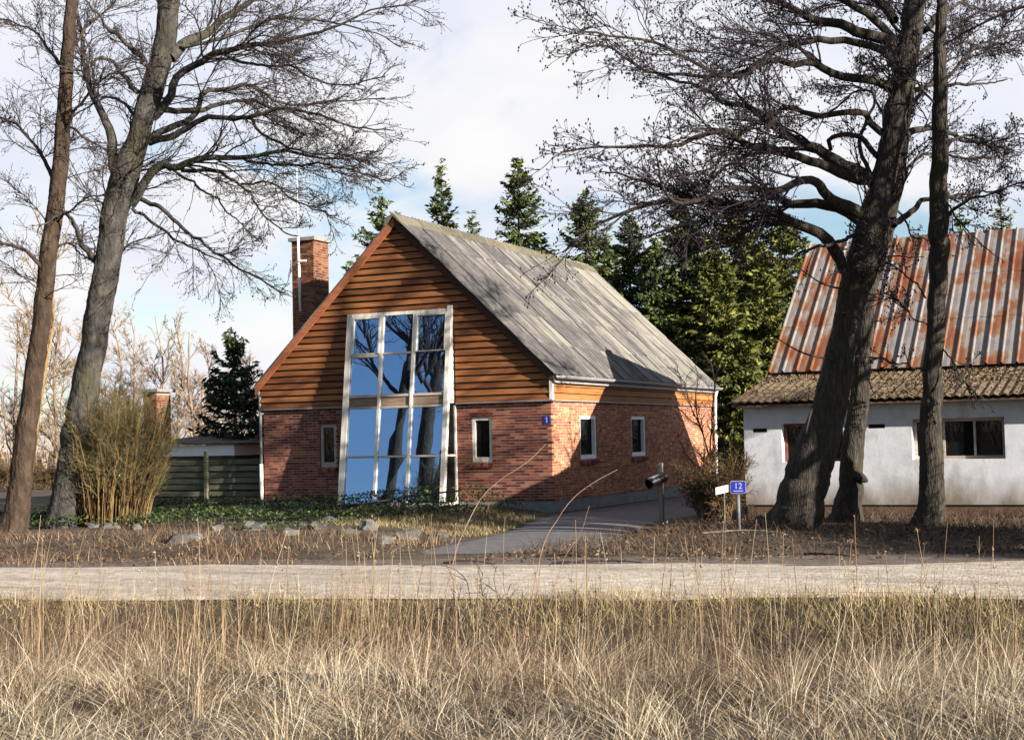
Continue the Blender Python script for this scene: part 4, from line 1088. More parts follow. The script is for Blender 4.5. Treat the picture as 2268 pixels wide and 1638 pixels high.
# --- straight alder at the right
gE = np.random.default_rng(23)
bE = on_z(2058, 1163, 0.13); tE = depth_of(bE)
treeE = empty('alder_tree', bE, 'straight slender dark alder standing before the barn window, rightmost trunk', 'tree', 'bare trees beside the road')
tp = [trunk([(2052, 1200, 44), (2058, 1160, 32), (2063, 1100, 27), (2064, 1024, 26), (2063, 891, 22), (2070, 757, 19), (2078, 620, 20), (2080, 500, 21), (2079, 458, 20), (2082, 275, 17), (2082, 137, 14), (2084, 0, 11), (2085, -130, 8), (2088, -260, 4)], tE, 50, 0.01, gE)]
LE = []
for pix, dr_, r0 in [
    ([(2055, 720), (2020, 700), (1985, 668), (1950, 660), (1915, 640)], -1.0, 0.02), ([(2052, 822), (2010, 810), (1960, 795), (1920, 790)], -0.8, 0.025),
    ([(2050, 660), (2010, 610), (1965, 580), (1930, 540), (1900, 530)], -1.2, 0.022), ([(2085, 500), (2130, 450), (2200, 430), (2270, 400)], -1.0, 0.05),
    ([(2085, 330), (2140, 300), (2200, 310), (2280, 290)], 1.0, 0.05), ([(2086, 190), (2130, 130), (2190, 90), (2270, 60)], 1.0, 0.045),
    ([(2076, 240), (2030, 180), (1990, 150), (1940, 140)], -1.4, 0.03), ([(2080, 90), (2040, 40), (1990, 10), (1930, 0)], 1.4, 0.03),
    ([(2078, 760), (2110, 800), (2140, 850), (2180, 880)], -0.8, 0.02), ([(2085, 420), (2120, 480), (2150, 520), (2200, 560)], -1.0, 0.025)]:
    LE.append(limb(pix, tE, dr_, 24, 0.02, r0, 0.010, gE))
build_tree(treeE, tp, LE, M['bark'], M['twig'], gE, 130, 900, 3000, seed_len=(0.3, 0.6), bud=0.015)

# --- tall tree at the left
gA = np.random.default_rng(24)
bA = on_z(140, 1168, 0.18); tA = depth_of(bA)
treeA = empty('alder_tree', bA, 'tall bare tree with leaning grey trunk at the left, limbs spreading towards the chimney', 'tree', 'bare trees beside the road')
tp = [trunk([(132, 1215, 52), (142, 1160, 40), (150, 1100, 36), (159, 1044, 34), (181, 905, 32), (199, 801, 29), (219, 698, 28), (243, 554, 28), (256, 468, 29), (273, 405, 31), (290, 350, 27), (309, 298, 22),
             (331, 213, 25), (358, 128, 23), (371, 43, 22), (380, -20, 20), (388, -140, 16), (400, -300, 10), (405, -420, 5)], tA, 60, 0.012, gA)]
LA = []
for pix, dr_, r0 in [
    (Z6([(265, 1350), (200, 1300), (172, 1215), (140, 1140), (100, 1110), (40, 1120), (-40, 1180)]), -1.5, 0.10),
    (Z6([(360, 930), (345, 800), (330, 680), (285, 575), (225, 490), (200, 350), (180, 200), (160, 60), (130, -80)]), 1.2, 0.17),
    (Z6([(440, 1060), (480, 970), (540, 890), (620, 850), (655, 880), (740, 850), (820, 822), (1000, 820), (1130, 808), (1280, 790), (1500, 832), (1700, 822)]), -1.5, 0.14),
    (Z6([(530, 740), (640, 700), (750, 652), (830, 615), (960, 612), (1080, 600), (1200, 560), (1380, 590), (1560, 640), (1800, 690)]), -2.2, 0.10),
    (Z6([(540, 712), (660, 655), (740, 620), (790, 560), (810, 472), (960, 462), (1000, 440), (1090, 462), (1200, 530), (1500, 532), (1750, 500)]), 1.5, 0.10),
    (Z6([(590, 570), (780, 576), (900, 540), (1000, 520), (1120, 545), (1300, 600), (1500, 680)]), 2.2, 0.09),
    (Z6([(550, 610), (640, 510), (690, 385), (820, 312), (880, 270), (1050, 242), (1200, 220), (1400, 170), (1700, 60), (1850, 20)]), -2.6, 0.13),
    (Z6([(640, 300), (720, 230), (850, 150), (960, 60), (1060, 0), (1180, -80), (1400, -140)]), 1.4, 0.17),
    (Z6([(480, 1030), (600, 1092), (700, 1182), (820, 1270), (960, 1370), (1100, 1450), (1260, 1530)]), -2.6, 0.07),
    (Z6([(440, 1080), (550, 1150), (680, 1262), (860, 1332), (1000, 1400)]), 1.4, 0.05),
    (Z6([(700, 885), (900, 900), (1000, 962), (1080, 1042), (1160, 1152), (1290, 1230)]), -3.0, 0.06),
    (Z6([(640, 872), (760, 962), (880, 1040), (960, 1120), (1100, 1260)]), 0.6, 0.04),
    (Z6([(470, 480), (400, 400), (300, 300), (150, 350), (20, 340)]), -1.5, 0.08),
    (Z6([(600, 160), (590, 40), (560, -80), (500, -220)]), 1.2, 0.15),
    (Z6([(480, 640), (420, 560), (330, 500), (240, 540), (120, 620)]), 1.7, 0.06),
    (Z6([(500, 320), (430, 240), (330, 160), (260, 60), (160, -40)]), -1.0, 0.09),
    (Z6([(1000, 820), (1200, 860), (1400, 850), (1640, 900), (1780, 960)]), -2.5, 0.045),
    (Z6([(1040, 610), (1130, 700), (1250, 760), (1400, 800), (1700, 790)]), -2.5, 0.05),
    (Z6([(900, 275), (1050, 330), (1250, 350), (1450, 440), (1750, 400)]), -2.7, 0.05),
    (Z6([(700, 240), (900, 200), (1150, 110), (1400, 100), (1700, 170), (1850, 260)]), 0.8, 0.06),
    (Z6([(1000, 960), (1150, 960), (1300, 1050), (1500, 1130)]), -3.0, 0.035),
]:
    LA.append(limb(pix, tA, dr_, 30, 0.026, r0, 0.012, gA))
build_tree(treeA, tp, LA, M['barkA'], M['twigA'], gA, 400, 2900, 9500, seed_len=(0.2, 0.46), bud=0.0115, trunk_twigs=60)

# --- ruddy trunk at the left edge
gB = np.random.default_rng(25)
tB = tA - 1.0; bB = at(45, 1160, tB)
treeB = empty('alder_tree', (bB[0], bB[1], gh(bB[0], bB[1])), 'ruddy sunlit bare tree trunk at the far left edge, left of the grey tree', 'tree', 'bare trees beside the road')
tp = [trunk([(20, 1215, 36), (32, 1160, 28), (60, 950, 22), (84, 760, 20), (104, 600, 19), (115, 520, 19), (122, 440, 18), (131, 383, 18), (139, 280, 16), (147, 170, 15), (153, 85, 14), (160, 0, 12), (168, -130, 11), (172, -280, 5)], tB, 50, 0.012, gB)]
LB = []
for pix, dr_, r0 in [
    ([(118, 500), (150, 470), (190, 440), (240, 430)], -1.0, 0.04), ([(140, 300), (170, 250), (200, 200), (260, 160), (330, 150)], -1.4, 0.05), ([(130, 420), (90, 340), (40, 280), (-40, 240)], 1.0, 0.07),
    ([(147, 170), (110, 110), (60, 60), (-10, 40)], 1.0, 0.06), ([(150, 120), (190, 60), (240, 20), (290, -40)], 1.2, 0.05), ([(105, 610), (60, 560), (10, 540), (-60, 560)], -1.0, 0.06),
    ([(140, 260), (180, 300), (240, 330), (300, 320)], 1.6, 0.04), ([(112, 560), (150, 540), (180, 560), (230, 600)], 1.4, 0.03)]:
    LB.append(limb(pix, tB, dr_, 24, 0.02, r0, 0.011, gB))
build_tree(treeB, tp, LB, M['barkB'], M['twigA'], gB, 150, 900, 2600, seed_len=(0.35, 0.7), bud=0.011, trunk_twigs=30)


def generic_tree(name, base, H, g, bark, twig, label, group, r=0.28, nl=12, n2=120, n3=700, n4=0, lean=(0, 0), spread=0.5, crown0=0.3, twr=0.006):
    o = empty(name, base, label, 'tree', group); base = np.asarray(base, float)
    top = base + np.array([lean[0], lean[1], H])
    P = resample([base - np.array([0, 0, .1]), base + (top - base) * 0.35 + g.normal(size=3) * 0.15, base + (top - base) * 0.7 + g.normal(size=3) * 0.25, top], 20, 0.02, g)
    R = np.linspace(r, 0.02, 20); R[0] *= 1.25
    v, f = tubes(P[None], R[None], 9); big('trunk', v, f, bark, o, smooth=True)
    p1, r1 = spawn(P[None], R[None], nl, crown0, 0.95, spread * 0.7, spread * 1.2, 0.5, 1.0, 12, 0.14, 0.10, 0.42, 0.02, g)
    p2, r2 = spawn(p1, r1, n2, 0.15, 1.0, 0.3, 0.6, 0.4, 1.0, 7, 0.18, 0.05, 0.55, twr * 1.6, g)
    p3, r3 = spawn(p2, r2, n3, 0.15, 1.0, 0.3, 0.65, 0.35, 1.0, 4, 0.2, 0.03, 0.6, twr, g)
    L_ = [tubes(p1, r1, 6), tubes(p2, r2, 4), tubes(p3, r3, 3)]
    if n4:
        p4, r4 = spawn(p3, r3, n4, 0.2, 1.0, 0.4, 0.7, 0.3, 0.9, 3, 0.2, 0.0, 0.7, twr * 0.8, g); L_.append(tubes(p4, r4, 3))
    c = big('crown', *join(L_), twig, o); c['kind'] = 'stuff'
    return o


# trees beyond the left of the frame, which the tall window mirrors
gM = np.random.default_rng(31)
for px, s, r, H, lab in ((872, 12.5, 0.28, 17, 'bare tree by the road mirrored in the middle panes of the tall window'), (950, 14.5, 0.34, 18, 'thick bare tree by the road mirrored in the right panes of the tall window')):
    d = ray(px, 1000); t = (-0.4 - CAM[1]) / d[1]; w0 = CAM + d * t; dd = d / np.hypot(d[0], d[1]); p = w0 + np.array([dd[0], -dd[1], 0]) * s
    generic_tree('alder_tree', (p[0], p[1], float(gh(p[0], p[1]))), H, gM, M['bark'], M['twig'], lab, 'bare trees beside the road', r, 16, 160, 900, 1500, lean=(gM.uniform(-.4, .4), 0), spread=0.36, crown0=0.31)


for k, (x, y, H, r) in enumerate(((14.4, -9.0, 15, .3), (17.2, -8.8, 16, .36))):
    generic_tree('alder_tree', (x, y, float(gh(x, y))), H, gM, M['bark'], M['twig'], ('nearest', 'second', 'third', 'fourth', 'farthest')[k] + ' of the roadside alders in line beyond the rightmost trunk, past the barn window', 'bare trees beside the road', r, 18, 170, 1100, 2200, lean=(gM.uniform(-.6, .6), gM.uniform(-.3, .3)), spread=0.45, crown0=0.22)


# ------------------------------------------------------------------ conifers
def conifer(base, H, Rb, g, m, label, group, sprays=6500, name='spruce_tree', droop=-0.25, z0=0.06, size=(0.11, 0.33), power=0.7, topgap=0.0, whorl=None):
    o = empty(name, base, label, 'tree', group); base = np.asarray(base, float)
    P = np.array([base + np.array([0, 0, -0.1]), base + np.array([0, 0, H * 0.5]), base + np.array([0, 0, H])]); gg = Geo(); gg.tube(P, [H * 0.016, H * 0.009, 0.01], 8); gg.obj('trunk', M['bark'], o, smooth=True)
    nw = whorl or int(H * 4.6); hz = np.sort(1 - np.sqrt(g.uniform(0, 1, nw)) * (1 - z0)); hz = np.linspace(z0, 0.985, nw) + g.normal(size=nw) * 0.012
    nb = 7; zz = (np.repeat(hz, nb) + g.normal(size=nw * nb) * 0.022) * H; az = g.uniform(0, 2 * math.pi, len(zz))
    side = 1 + 0.25 * np.sin(az * 2 + g.uniform(0, 6)) * 1.0
    ln = Rb * np.clip(1 - zz / H, 0.01, 1) ** power * g.uniform(0.55, 1.15, len(zz)) * side + 0.12
    w = ln / ln.sum(); idx = g.choice(len(ln), sprays, p=w); s = g.beta(1.6, 1.1, sprays)
    dirv = np.stack([np.cos(az[idx]), np.sin(az[idx])], 1)
    up_ = np.where(zz[idx] / H > 0.8, 0.35, 0.0)
    r_ = ln[idx] * s
    c = np.empty((sprays, 3)); lat = g.normal(size=sprays) * (0.05 + 0.16 * r_ * 0.5)
    c[:, 0] = base[0] + dirv[:, 0] * r_ - dirv[:, 1] * lat; c[:, 1] = base[1] + dirv[:, 1] * r_ + dirv[:, 0] * lat
    c[:, 2] = base[2] + zz[idx] + ln[idx] * (droop * s + 0.30 * s * s * s) + up_ * r_ + g.normal(size=sprays) * 0.04 - np.abs(lat) * 0.35
    d = np.stack([dirv[:, 0], dirv[:, 1], np.full(sprays, -0.25)], 1) + g.normal(size=(sprays, 3)) * 0.55 + np.stack([-dirv[:, 1], dirv[:, 0], np.zeros(sprays)], 1) * np.sign(lat)[:, None] * 0.5
    d[:, 2] += up_; d = unit(d); e = unit(np.cross(d, g.normal(size=(sprays, 3))))
    sz = g.uniform(*size, sprays)[:, None]; hw = sz * 0.17
    V = np.stack([c - d * sz * .5, c + e * hw, c + d * sz * .5, c - e * hw], 1).reshape(-1, 3); F = np.arange(4 * sprays).reshape(-1, 4)
    # branch wood
    nbm = len(ln); bp = np.empty((nbm, 3, 3))
    for k, ss in enumerate((0, 0.5, 0.95)):
        bp[:, k, 0] = base[0] + np.cos(az) * ln * ss; bp[:, k, 1] = base[1] + np.sin(az) * ln * ss; bp[:, k, 2] = base[2] + zz + ln * (droop * ss + 0.30 * ss ** 3)
    wb = big('branches', *tubes(bp, np.tile(np.array([[0.022, 0.014, 0.006]]), (nbm, 1)), 3), M['bark'], o); wb['kind'] = 'stuff'
    cobj = big('crown', V, F, m, o); return o


gS = np.random.default_rng(41)
gname = 'spruces in a row behind the house'
for (x, ytop, t, rb, mk, lab, spr) in [
    (845, 430, 56, 1.9, 'needles', 'thin dark spruce tip just left of the house gable peak', 4500),
    (977, 378, 58, 1.5, 'needles', 'small pale spruce tip alone above the ridge near the gable', 5000),
    (1146, 366, 56, 2.3, 'needles', 'broad dark spruce above the middle of the roof ridge', 9500),
    (1296, 428, 55, 1.7, 'needles', 'spruce at the far end of the roof ridge', 8000),
    (1392, 486, 58, 1.8, 'needles', 'short dark spruce behind the far slope of the roof, left of the pointed one', 7500),
    (1450, 540, 54, 1.9, 'needles', 'lowest dark spruce filling the gap behind the roof', 7500),
    (1506, 448, 56, 1.9, 'needles', 'tall pointed dark spruce in the middle of the row', 9500),
    (1575, 555, 53, 2.1, 'needles_sunlit', 'low bushy spruce behind the far corner of the house', 8500),
    (1627, 455, 55, 2.2, 'needles_sunlit', 'tall yellow green sunlit spruce second from the barn', 10500),
    (1735, 478, 53, 2.3, 'needles_sunlit', 'wide yellow green sunlit spruce right beside the barn roof', 10500),
    (1690, 610, 50, 1.8, 'needles_sunlit', 'low yellow green spruce close to the barn gable', 7500),
    (1340, 520, 60, 2.0, 'needles', 'dark spruce behind the far end of the ridge, half hidden', 6000),
    (1545, 500, 58, 2.2, 'needles_sunlit', 'green spruce standing right of the tall pointed one', 8000),
    (1670, 530, 57, 2.3, 'needles_sunlit', 'bushy yellow green spruce between two tall sunlit ones', 8000),
    (1785, 560, 57, 1.9, 'needles_sunlit', 'yellow green spruce half hidden by the barn roof', 6000),
    (1605, 650, 48, 1.9, 'needles_sunlit', 'low yellow green spruce just off the far house corner', 7500),
    (1045, 478, 62, 1.2, 'needles', 'small distant spruce tip peeking over the ridge', 2500)]:
    top = at(x, ytop, t); conifer((top[0], top[1], 0), top[2], rb * 1.4, gS, M[mk], lab, gname, int(spr * 3.2))
top = at(2125, 455, 62); conifer((top[0], top[1], 0), top[2], 1.6, gS, M['needles'], 'dark spruce top showing above the barn ridge at the right', gname, 4500)
top = at(2215, 420, 66); conifer((top[0], top[1], 0), top[2], 2.0, gS, M['needles'], 'dark spruce behind the barn near the right edge', gname, 4500)
# undergrowth between house and barn, behind
top = at(1640, 760, 47); conifer((top[0], top[1], 0), top[2], 2.0, gS, M['needles_sunlit'], 'young green spruce in the gap between house and barn', gname, 7000)
# the dark pine left of the house
top = at(519, 742, 43); conifer((top[0], top[1], 0), top[2], 1.9, gS, M['pine'], 'dark young pine standing behind the board fence', None, 9000, 'pine_tree', 0.05, 0.04, (0.10, 0.30), 0.75, whorl=17)

# far bare wood at the left
gF = np.random.default_rng(51)
labs = ['bare pale tree in the far wood, {}'.format(s) for s in (
    'left of the leaning grey trunk', 'behind the leaning grey trunk', 'above the bush by the trunk', 'just left of the orange chimney', 'right above the orange chimney',
    'first right of the orange chimney', 'midway between orange chimney and pine', 'close left of the dark pine', 'behind the dark pine', 'between pine and house eave', 'at the left edge of the view', 'low behind the garage roof')]
for k, (x, yt, t) in enumerate([(120, 700, 62), (205, 690, 70), (262, 705, 66), (305, 720, 72), (350, 700, 68), (392, 705, 74), (430, 735, 66), (468, 770, 70), (530, 770, 72), (575, 790, 66), (30, 690, 64), (445, 830, 60)]):
    top = at(x, yt, t)
    generic_tree('bare_tree', (top[0], top[1], 0), top[2], gF, M['farbark'], M['farbark'], labs[k], 'bare trees of the far wood', 0.12, 18, 170, 900, 1400, lean=(gF.uniform(-.5, .5), 0), spread=0.36, crown0=0.12, twr=0.011)
gt = at(95, 830, 43)
generic_tree('bare_tree', (at(58, 1100, 43)[0], at(58, 1100, 43)[1], 0), 8.2, gF, M['goldbark'], M['goldbark'], 'golden sunlit bare tree left of the leaning grey trunk', None, 0.09, 16, 130, 700, 900, lean=(0.5, 0.3), spread=0.4, crown0=0.3, twr=0.007)
# a far belt of brush that closes the horizon
n = 26000; ang = gF.uniform(0, 2 * math.pi, n); rad = gF.uniform(78, 95, n)
c = np.stack([np.cos(ang) * rad - 2, np.sin(ang) * rad, gF.beta(1.2, 1.8, n) * 5.0 * (0.8 + 0.4 * vnoise(ang * 9, ang * 0, 4))], 1); c[:, 2] = np.abs(c[:, 2])
v, f = blades(c, gF.uniform(0.7, 1.9, n), gF.normal(size=(n, 2)) * 0.4, gF.uniform(0.05, 0.16, n), gF, 1, yaw=ang + math.pi / 2 + gF.normal(size=n) * 0.5)
tag(big('far_brush', v, f, M['farbark']), 'belt of pale bare brush closing the horizon', 'brush', None, 'stuff')

# ------------------------------------------------------------------ garage with chimney, fence
gr = at(521, 1005, 38.9); gl = at(352, 1005, 39.9); zt = at(440, 980, 39.4)[2]
garage = empty('neighbour_house', ((gr[0] + gl[0]) / 2, (gr[1] + gl[1]) / 2, 0), 'low white building with flat dark roof and orange brick chimney behind the fence', 'house')
ux = gr - gl; ux[2] = 0; ux /= np.linalg.norm(ux); uy = np.array([-ux[1], ux[0], 0]); A0 = gl - ux * 0.4; wl = 0.4 + np.linalg.norm((gr - gl)[:2])


def obox(g, x0, x1, y0, y1, z0, z1):
    g.add([A0 * np.array([1, 1, 0]) + ux * x + uy * y + np.array([0, 0, z_]) for z_ in (z0, z1) for x, y in ((x0, y0), (x1, y0), (x1, y1), (x0, y1))], BOXF)


zr = zt; g = Geo(); obox(g, 0, wl, 0, 2.5, 0, zr - 0.37); g.obj('wall', M['barnfoot'], garage)
g = Geo(); obox(g, -0.1, wl + 0.05, -0.12, 2.6, zr - 0.36, zr - 0.07); g.obj('fascia', M['white'], garage)
g = Geo(); g.add([A0 * np.array([1, 1, 0]) + ux * x + uy * y + np.array([0, 0, z_]) for x, y, z_ in ((-.15, -.3, zr - .06), (wl + .25, -.3, zr - .06), (wl + .25, 2.8, zr - .06), (-.15, 2.8, zr - .06), (-.15, -.3, zr), (wl + .25, -.3, zr - 0.02), (wl + .25, 2.8, zr), (-.15, 2.8, zr + 0.22))], BOXF); g.obj('roof', M['shoulder'], garage)
cl_ = at(322, 960, 40.0); cw = 0.45; cz = at(345, 861, 40.0)[2]; g = Geo(); ccx = cl_[0] - 0.05; ccy = cl_[1]
g.box((ccx, ccy, 1.0), (ccx + cw, ccy + 0.6, cz - 0.1)); chn = g.obj('chimney', M['mortar'], garage)
g = Geo()
zc = 1.0; k = 0
while zc < cz - 0.16:
    for i in range(3):
        a = ccx + (i * 0.24 - (0.12 if k % 2 else 0)); p, q = max(a, ccx - 0.005), min(a + 0.228, ccx + cw + 0.005)
        if q > p + 0.02: g.box((p, ccy - 0.008, zc), (q, ccy + 0.03, zc + 0.055))
    for i in range(4):
        a = ccy + (i * 0.24 - (0.12 if k % 2 else 0)); p, q = max(a, ccy + 0.035), min(a + 0.228, ccy + 0.6)
        if q > p + 0.02: g.box((ccx + cw - 0.03, p, zc), (ccx + cw + 0.008, q, zc + 0.055))
    zc += CO; k += 1
o = g.obj('brickwork', M['chim'], chn, fix=False); o['kind'] = 'stuff'
g = Geo(); g.box((ccx - 0.12, ccy - 0.1, cz - 0.09), (ccx + cw + 0.1, ccy + 0.7, cz)); g.obj('chimney_cap', M['concrete'], chn)

fence = empty('board_fence', (-10.2, 0.35, 0), 'dark green horizontal board fence left of the house', 'fence')
FY = 0.35
for x in (-8.36, -10.12, -11.9, -13.7):
    g = Geo(); top = 1.62 if abs(x + 10.12) < 0.1 else 1.42; g.box((x - 0.045, FY - 0.09, -0.1), (x + 0.045, FY + 0.0, top)); g.obj('post', M['fence'], fence)
for s, (a, b) in enumerate(((-10.07, -8.41), (-11.85, -10.17), (-13.65, -11.95))):
    for k in range(8):
        z = 0.10 + k * 0.165; j = rng.uniform(-0.008, 0.008); sl_ = rng.uniform(-0.012, 0.012)
        yy = FY + (0.004 if k % 2 else -0.03); g = Geo()
        g.add([(a, yy, z + j), (b, yy, z + j + sl_), (b, yy + 0.022, z + j + sl_), (a, yy + 0.022, z + j), (a, yy - 0.012, z + j + 0.125), (b, yy - 0.012, z + j + sl_ + 0.125), (b, yy + 0.010, z + j + sl_ + 0.125), (a, yy + 0.010, z + j + 0.125)], BOXF)
        g.obj('board', M['fence'], fence)

# ------------------------------------------------------------------ shrubs
gW = np.random.default_rng(61)
bw = on_z(250, 1165, 0.18); tw = depth_of(bw)
willow = empty('willow_bush', bw, 'big golden brown bush of upright canes beside the leaning grey trunk', 'bush')
n = 520; a = gW.uniform(0, 6.28, n); rr = np.sqrt(gW.uniform(0, 1, n)) * 0.75
st = np.stack([bw[0] + np.cos(a) * rr * 1.0, bw[1] + np.sin(a) * rr * 0.8, np.full(n, bw[2] - 0.05)], 1)
Hh = gW.uniform(1.4, 3.0, n) * (1.05 - 0.25 * rr)
P = np.stack([st + np.stack([np.cos(a) * rr * 0.75 * s ** 1.5 + 0.10 * s, np.sin(a) * rr * 0.4 * s ** 1.5, Hh * s], 1) for s in np.linspace(0, 1, 9)], 1) + np.cumsum(gW.normal(size=(n, 9, 3)), axis=1) * np.array([0.035, 0.035, 0.008]) * np.linspace(0, 1, 9)[None, :, None]
R = np.linspace(0.010, 0.004, 9)[None] * gW.uniform(0.7, 1.3, n)[:, None]
o = big('canes', *tubes(P, R, 4), M['cane'], willow); o['kind'] = 'stuff'
p2, r2 = spawn(P, R, 5200, 0.4, 1.0, 0.14, 0.34, 0.35, 1.1, 5, 0.16, 0.05, 0.7, 0.004, gW); p3, r3 = spawn(p2, r2, 20000, 0.1, 1.0, 0.3, 0.8, 0.3, 1.1, 3, 0.2, 0.02, 0.8, 0.0035, gW)
o = big('twigs', *join([tubes(p2, r2, 3), tubes(p3, r3, 3)]), M['willow'], willow); o['kind'] = 'stuff'


def shrub(name, base, H, spread, g, stem_m, label, stems=14, n2=160, n3=900, n4=0, r=0.012, group=None, twr=0.0035, lean=(0, 0)):
    o = empty(name, base, label, 'shrub', group); base = np.asarray(base, float); n = stems
    a = g.uniform(0, 6.28, n); q = g.uniform(0.2, 1, n); Hh = H * g.uniform(0.5, 1.0, n)
    P = np.stack([base + np.stack([np.cos(a) * 0.1 + np.cos(a) * q * spread * s ** 1.3 + lean[0] * s, np.sin(a) * 0.1 + np.sin(a) * q * spread * s ** 1.3 + lean[1] * s, Hh * s - 0.05], 1) for s in np.linspace(0, 1, 10)], 1)
    w = g.normal(size=P.shape) * 0.03 * min(1, H); w[:, 0] = 0; P = P + w
    R = np.linspace(r, r * 0.35, 10)[None] * g.uniform(0.7, 1.2, n)[:, None]
    for k in range(min(n, 12)): big('stem', *tubes(P[k:k + 1], R[k:k + 1], 5), stem_m, o)
    p2, r2 = spawn(P, R, n2, 0.2, 1.0, 0.2, 0.45, 0.35, 1.1, 6, 0.2, 0.03, 0.6, twr * 1.5, g); p3, r3 = spawn(p2, r2, n3, 0.1, 1.0, 0.3, 0.7, 0.3, 1.1, 4, 0.22, 0.01, 0.7, twr, g)
    T = [tubes(p2, r2, 3), tubes(p3, r3, 3)]
    if n > 12: T.append(tubes(P[12:], R[12:], 4))
    if n4: p4, r4 = spawn(p3, r3, n4, 0.1, 1.0, 0.4, 0.8, 0.3, 1.1, 3, 0.2, 0.0, 0.8, twr * 0.9, g); T.append(tubes(p4, r4, 3))
    q_ = big('twigs', *join(T), stem_m, o); q_['kind'] = 'stuff'; return o


# small bare tree by the far corner of the house
gT = np.random.default_rng(62)
bs = on_z(1588, 1130, 0.05); ts = depth_of(bs)
bt = empty('bare_shrub', bs, 'small dark bare tree in front of the far corner of the house', 'shrub')
tps = []
for pix, r0 in (([(1590, 1135), (1584, 1080), (1572, 1020), (1556, 960), (1540, 925), (1528, 890), (1515, 850), (1500, 820)], 0.045), ([(1572, 1020), (1575, 960), (1578, 900), (1582, 850), (1575, 800)], 0.03),
                ([(1552, 950), (1530, 930), (1505, 905), (1488, 880)], 0.025), ([(1584, 1080), (1610, 1010), (1630, 960), (1650, 930)], 0.025), ([(1560, 970), (1540, 890), (1548, 840), (1540, 810)], 0.025), ([(1586, 1090), (1550, 1040), (1520, 1010), (1500, 960)], 0.025)):
    P, R = limb(pix, ts, gT.uniform(-0.6, 0.6), 22, 0.012, r0, 0.008, gT); tps.append((P, R)); big('branch' if r0 < 0.04 else 'trunk', *tubes(P[None], R[None], 7), M['twigA'], bt, smooth=True)
LP = np.stack([p for p, r in tps]); LR = np.stack([r for p, r in tps])
p2, r2 = spawn(LP, LR, 130, 0.25, 1, 0.15, 0.4, 0.4, 1.1, 6, 0.2, 0.05, 0.5, 0.006, gT); p3, r3 = spawn(p2, r2, 800, 0.15, 1, 0.3, 0.7, 0.4, 1.1, 4, 0.2, 0.02, 0.7, 0.0045, gT)
o = big('twigs', *join([tubes(p2, r2, 4), tubes(p3, r3, 3)]), M['twigA'], bt); o['kind'] = 'stuff'
M['brownbush'] = mat('brown_bush', [(0.25, (0.042, 0.0252, 0.0144)), (0.5, (0.096, 0.06, 0.03)), (0.8, (0.174, 0.126, 0.06))], noise=1.5, island=0.6, rough=0.9)
for (x, y, H, sp, lab) in ((1562, 1148, 1.25, 0.5, 'low brown leafless bush behind the newspaper tube post'), (1606, 1150, 1.5, 0.6, 'tangled brown bush behind the blue sign'), (1672, 1145, 1.35, 0.6, 'brown bush between the blue sign and the leaning trunk'), (1695, 1135, 2.3, 0.55, 'thin grey saplings against the left end of the barn wall')):
    b = on_z(x, y, 0.08); shrub('bare_shrub', b, H, sp, gT, M['brownbush'], lab, 30, 420, 2600, 2500, 0.010, twr=0.004)

for (x, y, H, lab) in ((105, 1085, 1.5, 'dark leafless thicket between the two left trunks'), (20, 1090, 1.8, 'dark leafless thicket at the far left edge'), (178, 1075, 1.3, 'dark low thicket behind the leaning grey trunk')):
    b = on_z(x, y, 0.0); shrub('bare_shrub', b, H, 1.2, gT, M['brownbush'], lab, 40, 420, 2600, 2600, 0.014, None, 0.007)
for k, (x, y, H) in enumerate(((12.7, -7.4, 2.6), (12.9, -8.9, 2.8), (13.6, -10.4, 2.3), (15.4, -8.2, 3.2), (17.5, -9.6, 3.0))):  # bushes out of view, added to throw shade on the bank
    shrub('bare_shrub', (x, y, float(gh(x, y))), H, 0.9, gT, M['brownbush'], ('first', 'second', 'third', 'fourth', 'fifth')[k] + ' unseen bush added past the rightmost trunk to shade the bank', 40, 500, 3200, 3600, 0.014, 'unseen bushes added to shade the bank', 0.006)

# ------------------------------------------------------------------ sign, newspaper tube, railing
sb = on_z(1637, 1182, 0.1); st_ = depth_of(sb)
sign = empty('road_sign', sb, 'small blue number sign on a grey post in front of the bushes', 'sign')
ztop = at(1637, 1066, st_)[2]; g = Geo(); g.tube([sb - np.array([0, 0, .2]), np.array([sb[0], sb[1], ztop - 0.05])], 0.032, 10); g.obj('post', M['galv'], sign, smooth=True)
pw, phh = 0.245, 0.195; z1 = ztop + 0.005; z0 = z1 - phh; n_ = np.array([0.40, -0.92, 0.0]); ex = np.array([0.92, 0.40, 0.0]); c0 = np.array([sb[0], sb[1], 0]) + n_ * 0.045


def plate(g, c, e, n, x0, x1, z0, z1, th=0.006, r=0.0, skew=0.0):
    pts = [(x0, z0), (x1, z0), (x1, z1), (x0, z1)]
    if r:
        pts = []
        for cx_, cz_, a0 in ((x1 - r, z0 + r, -90), (x1 - r, z1 - r, 0), (x0 + r, z1 - r, 90), (x0 + r, z0 + r, 180)):
            for k in range(4): t_ = math.radians(a0 + k * 30); pts.append((cx_ + r * math.cos(t_), cz_ + r * math.sin(t_)))
    k = len(pts); v = [c + e * x + np.array([0, 0, z_ + skew * x]) + n * d for d in (0, th) for x, z_ in pts]
    g.add(v, [list(range(k))[::-1], list(range(k, 2 * k))] + [[i, (i + 1) % k, k + (i + 1) % k, k + i] for i in range(k)])


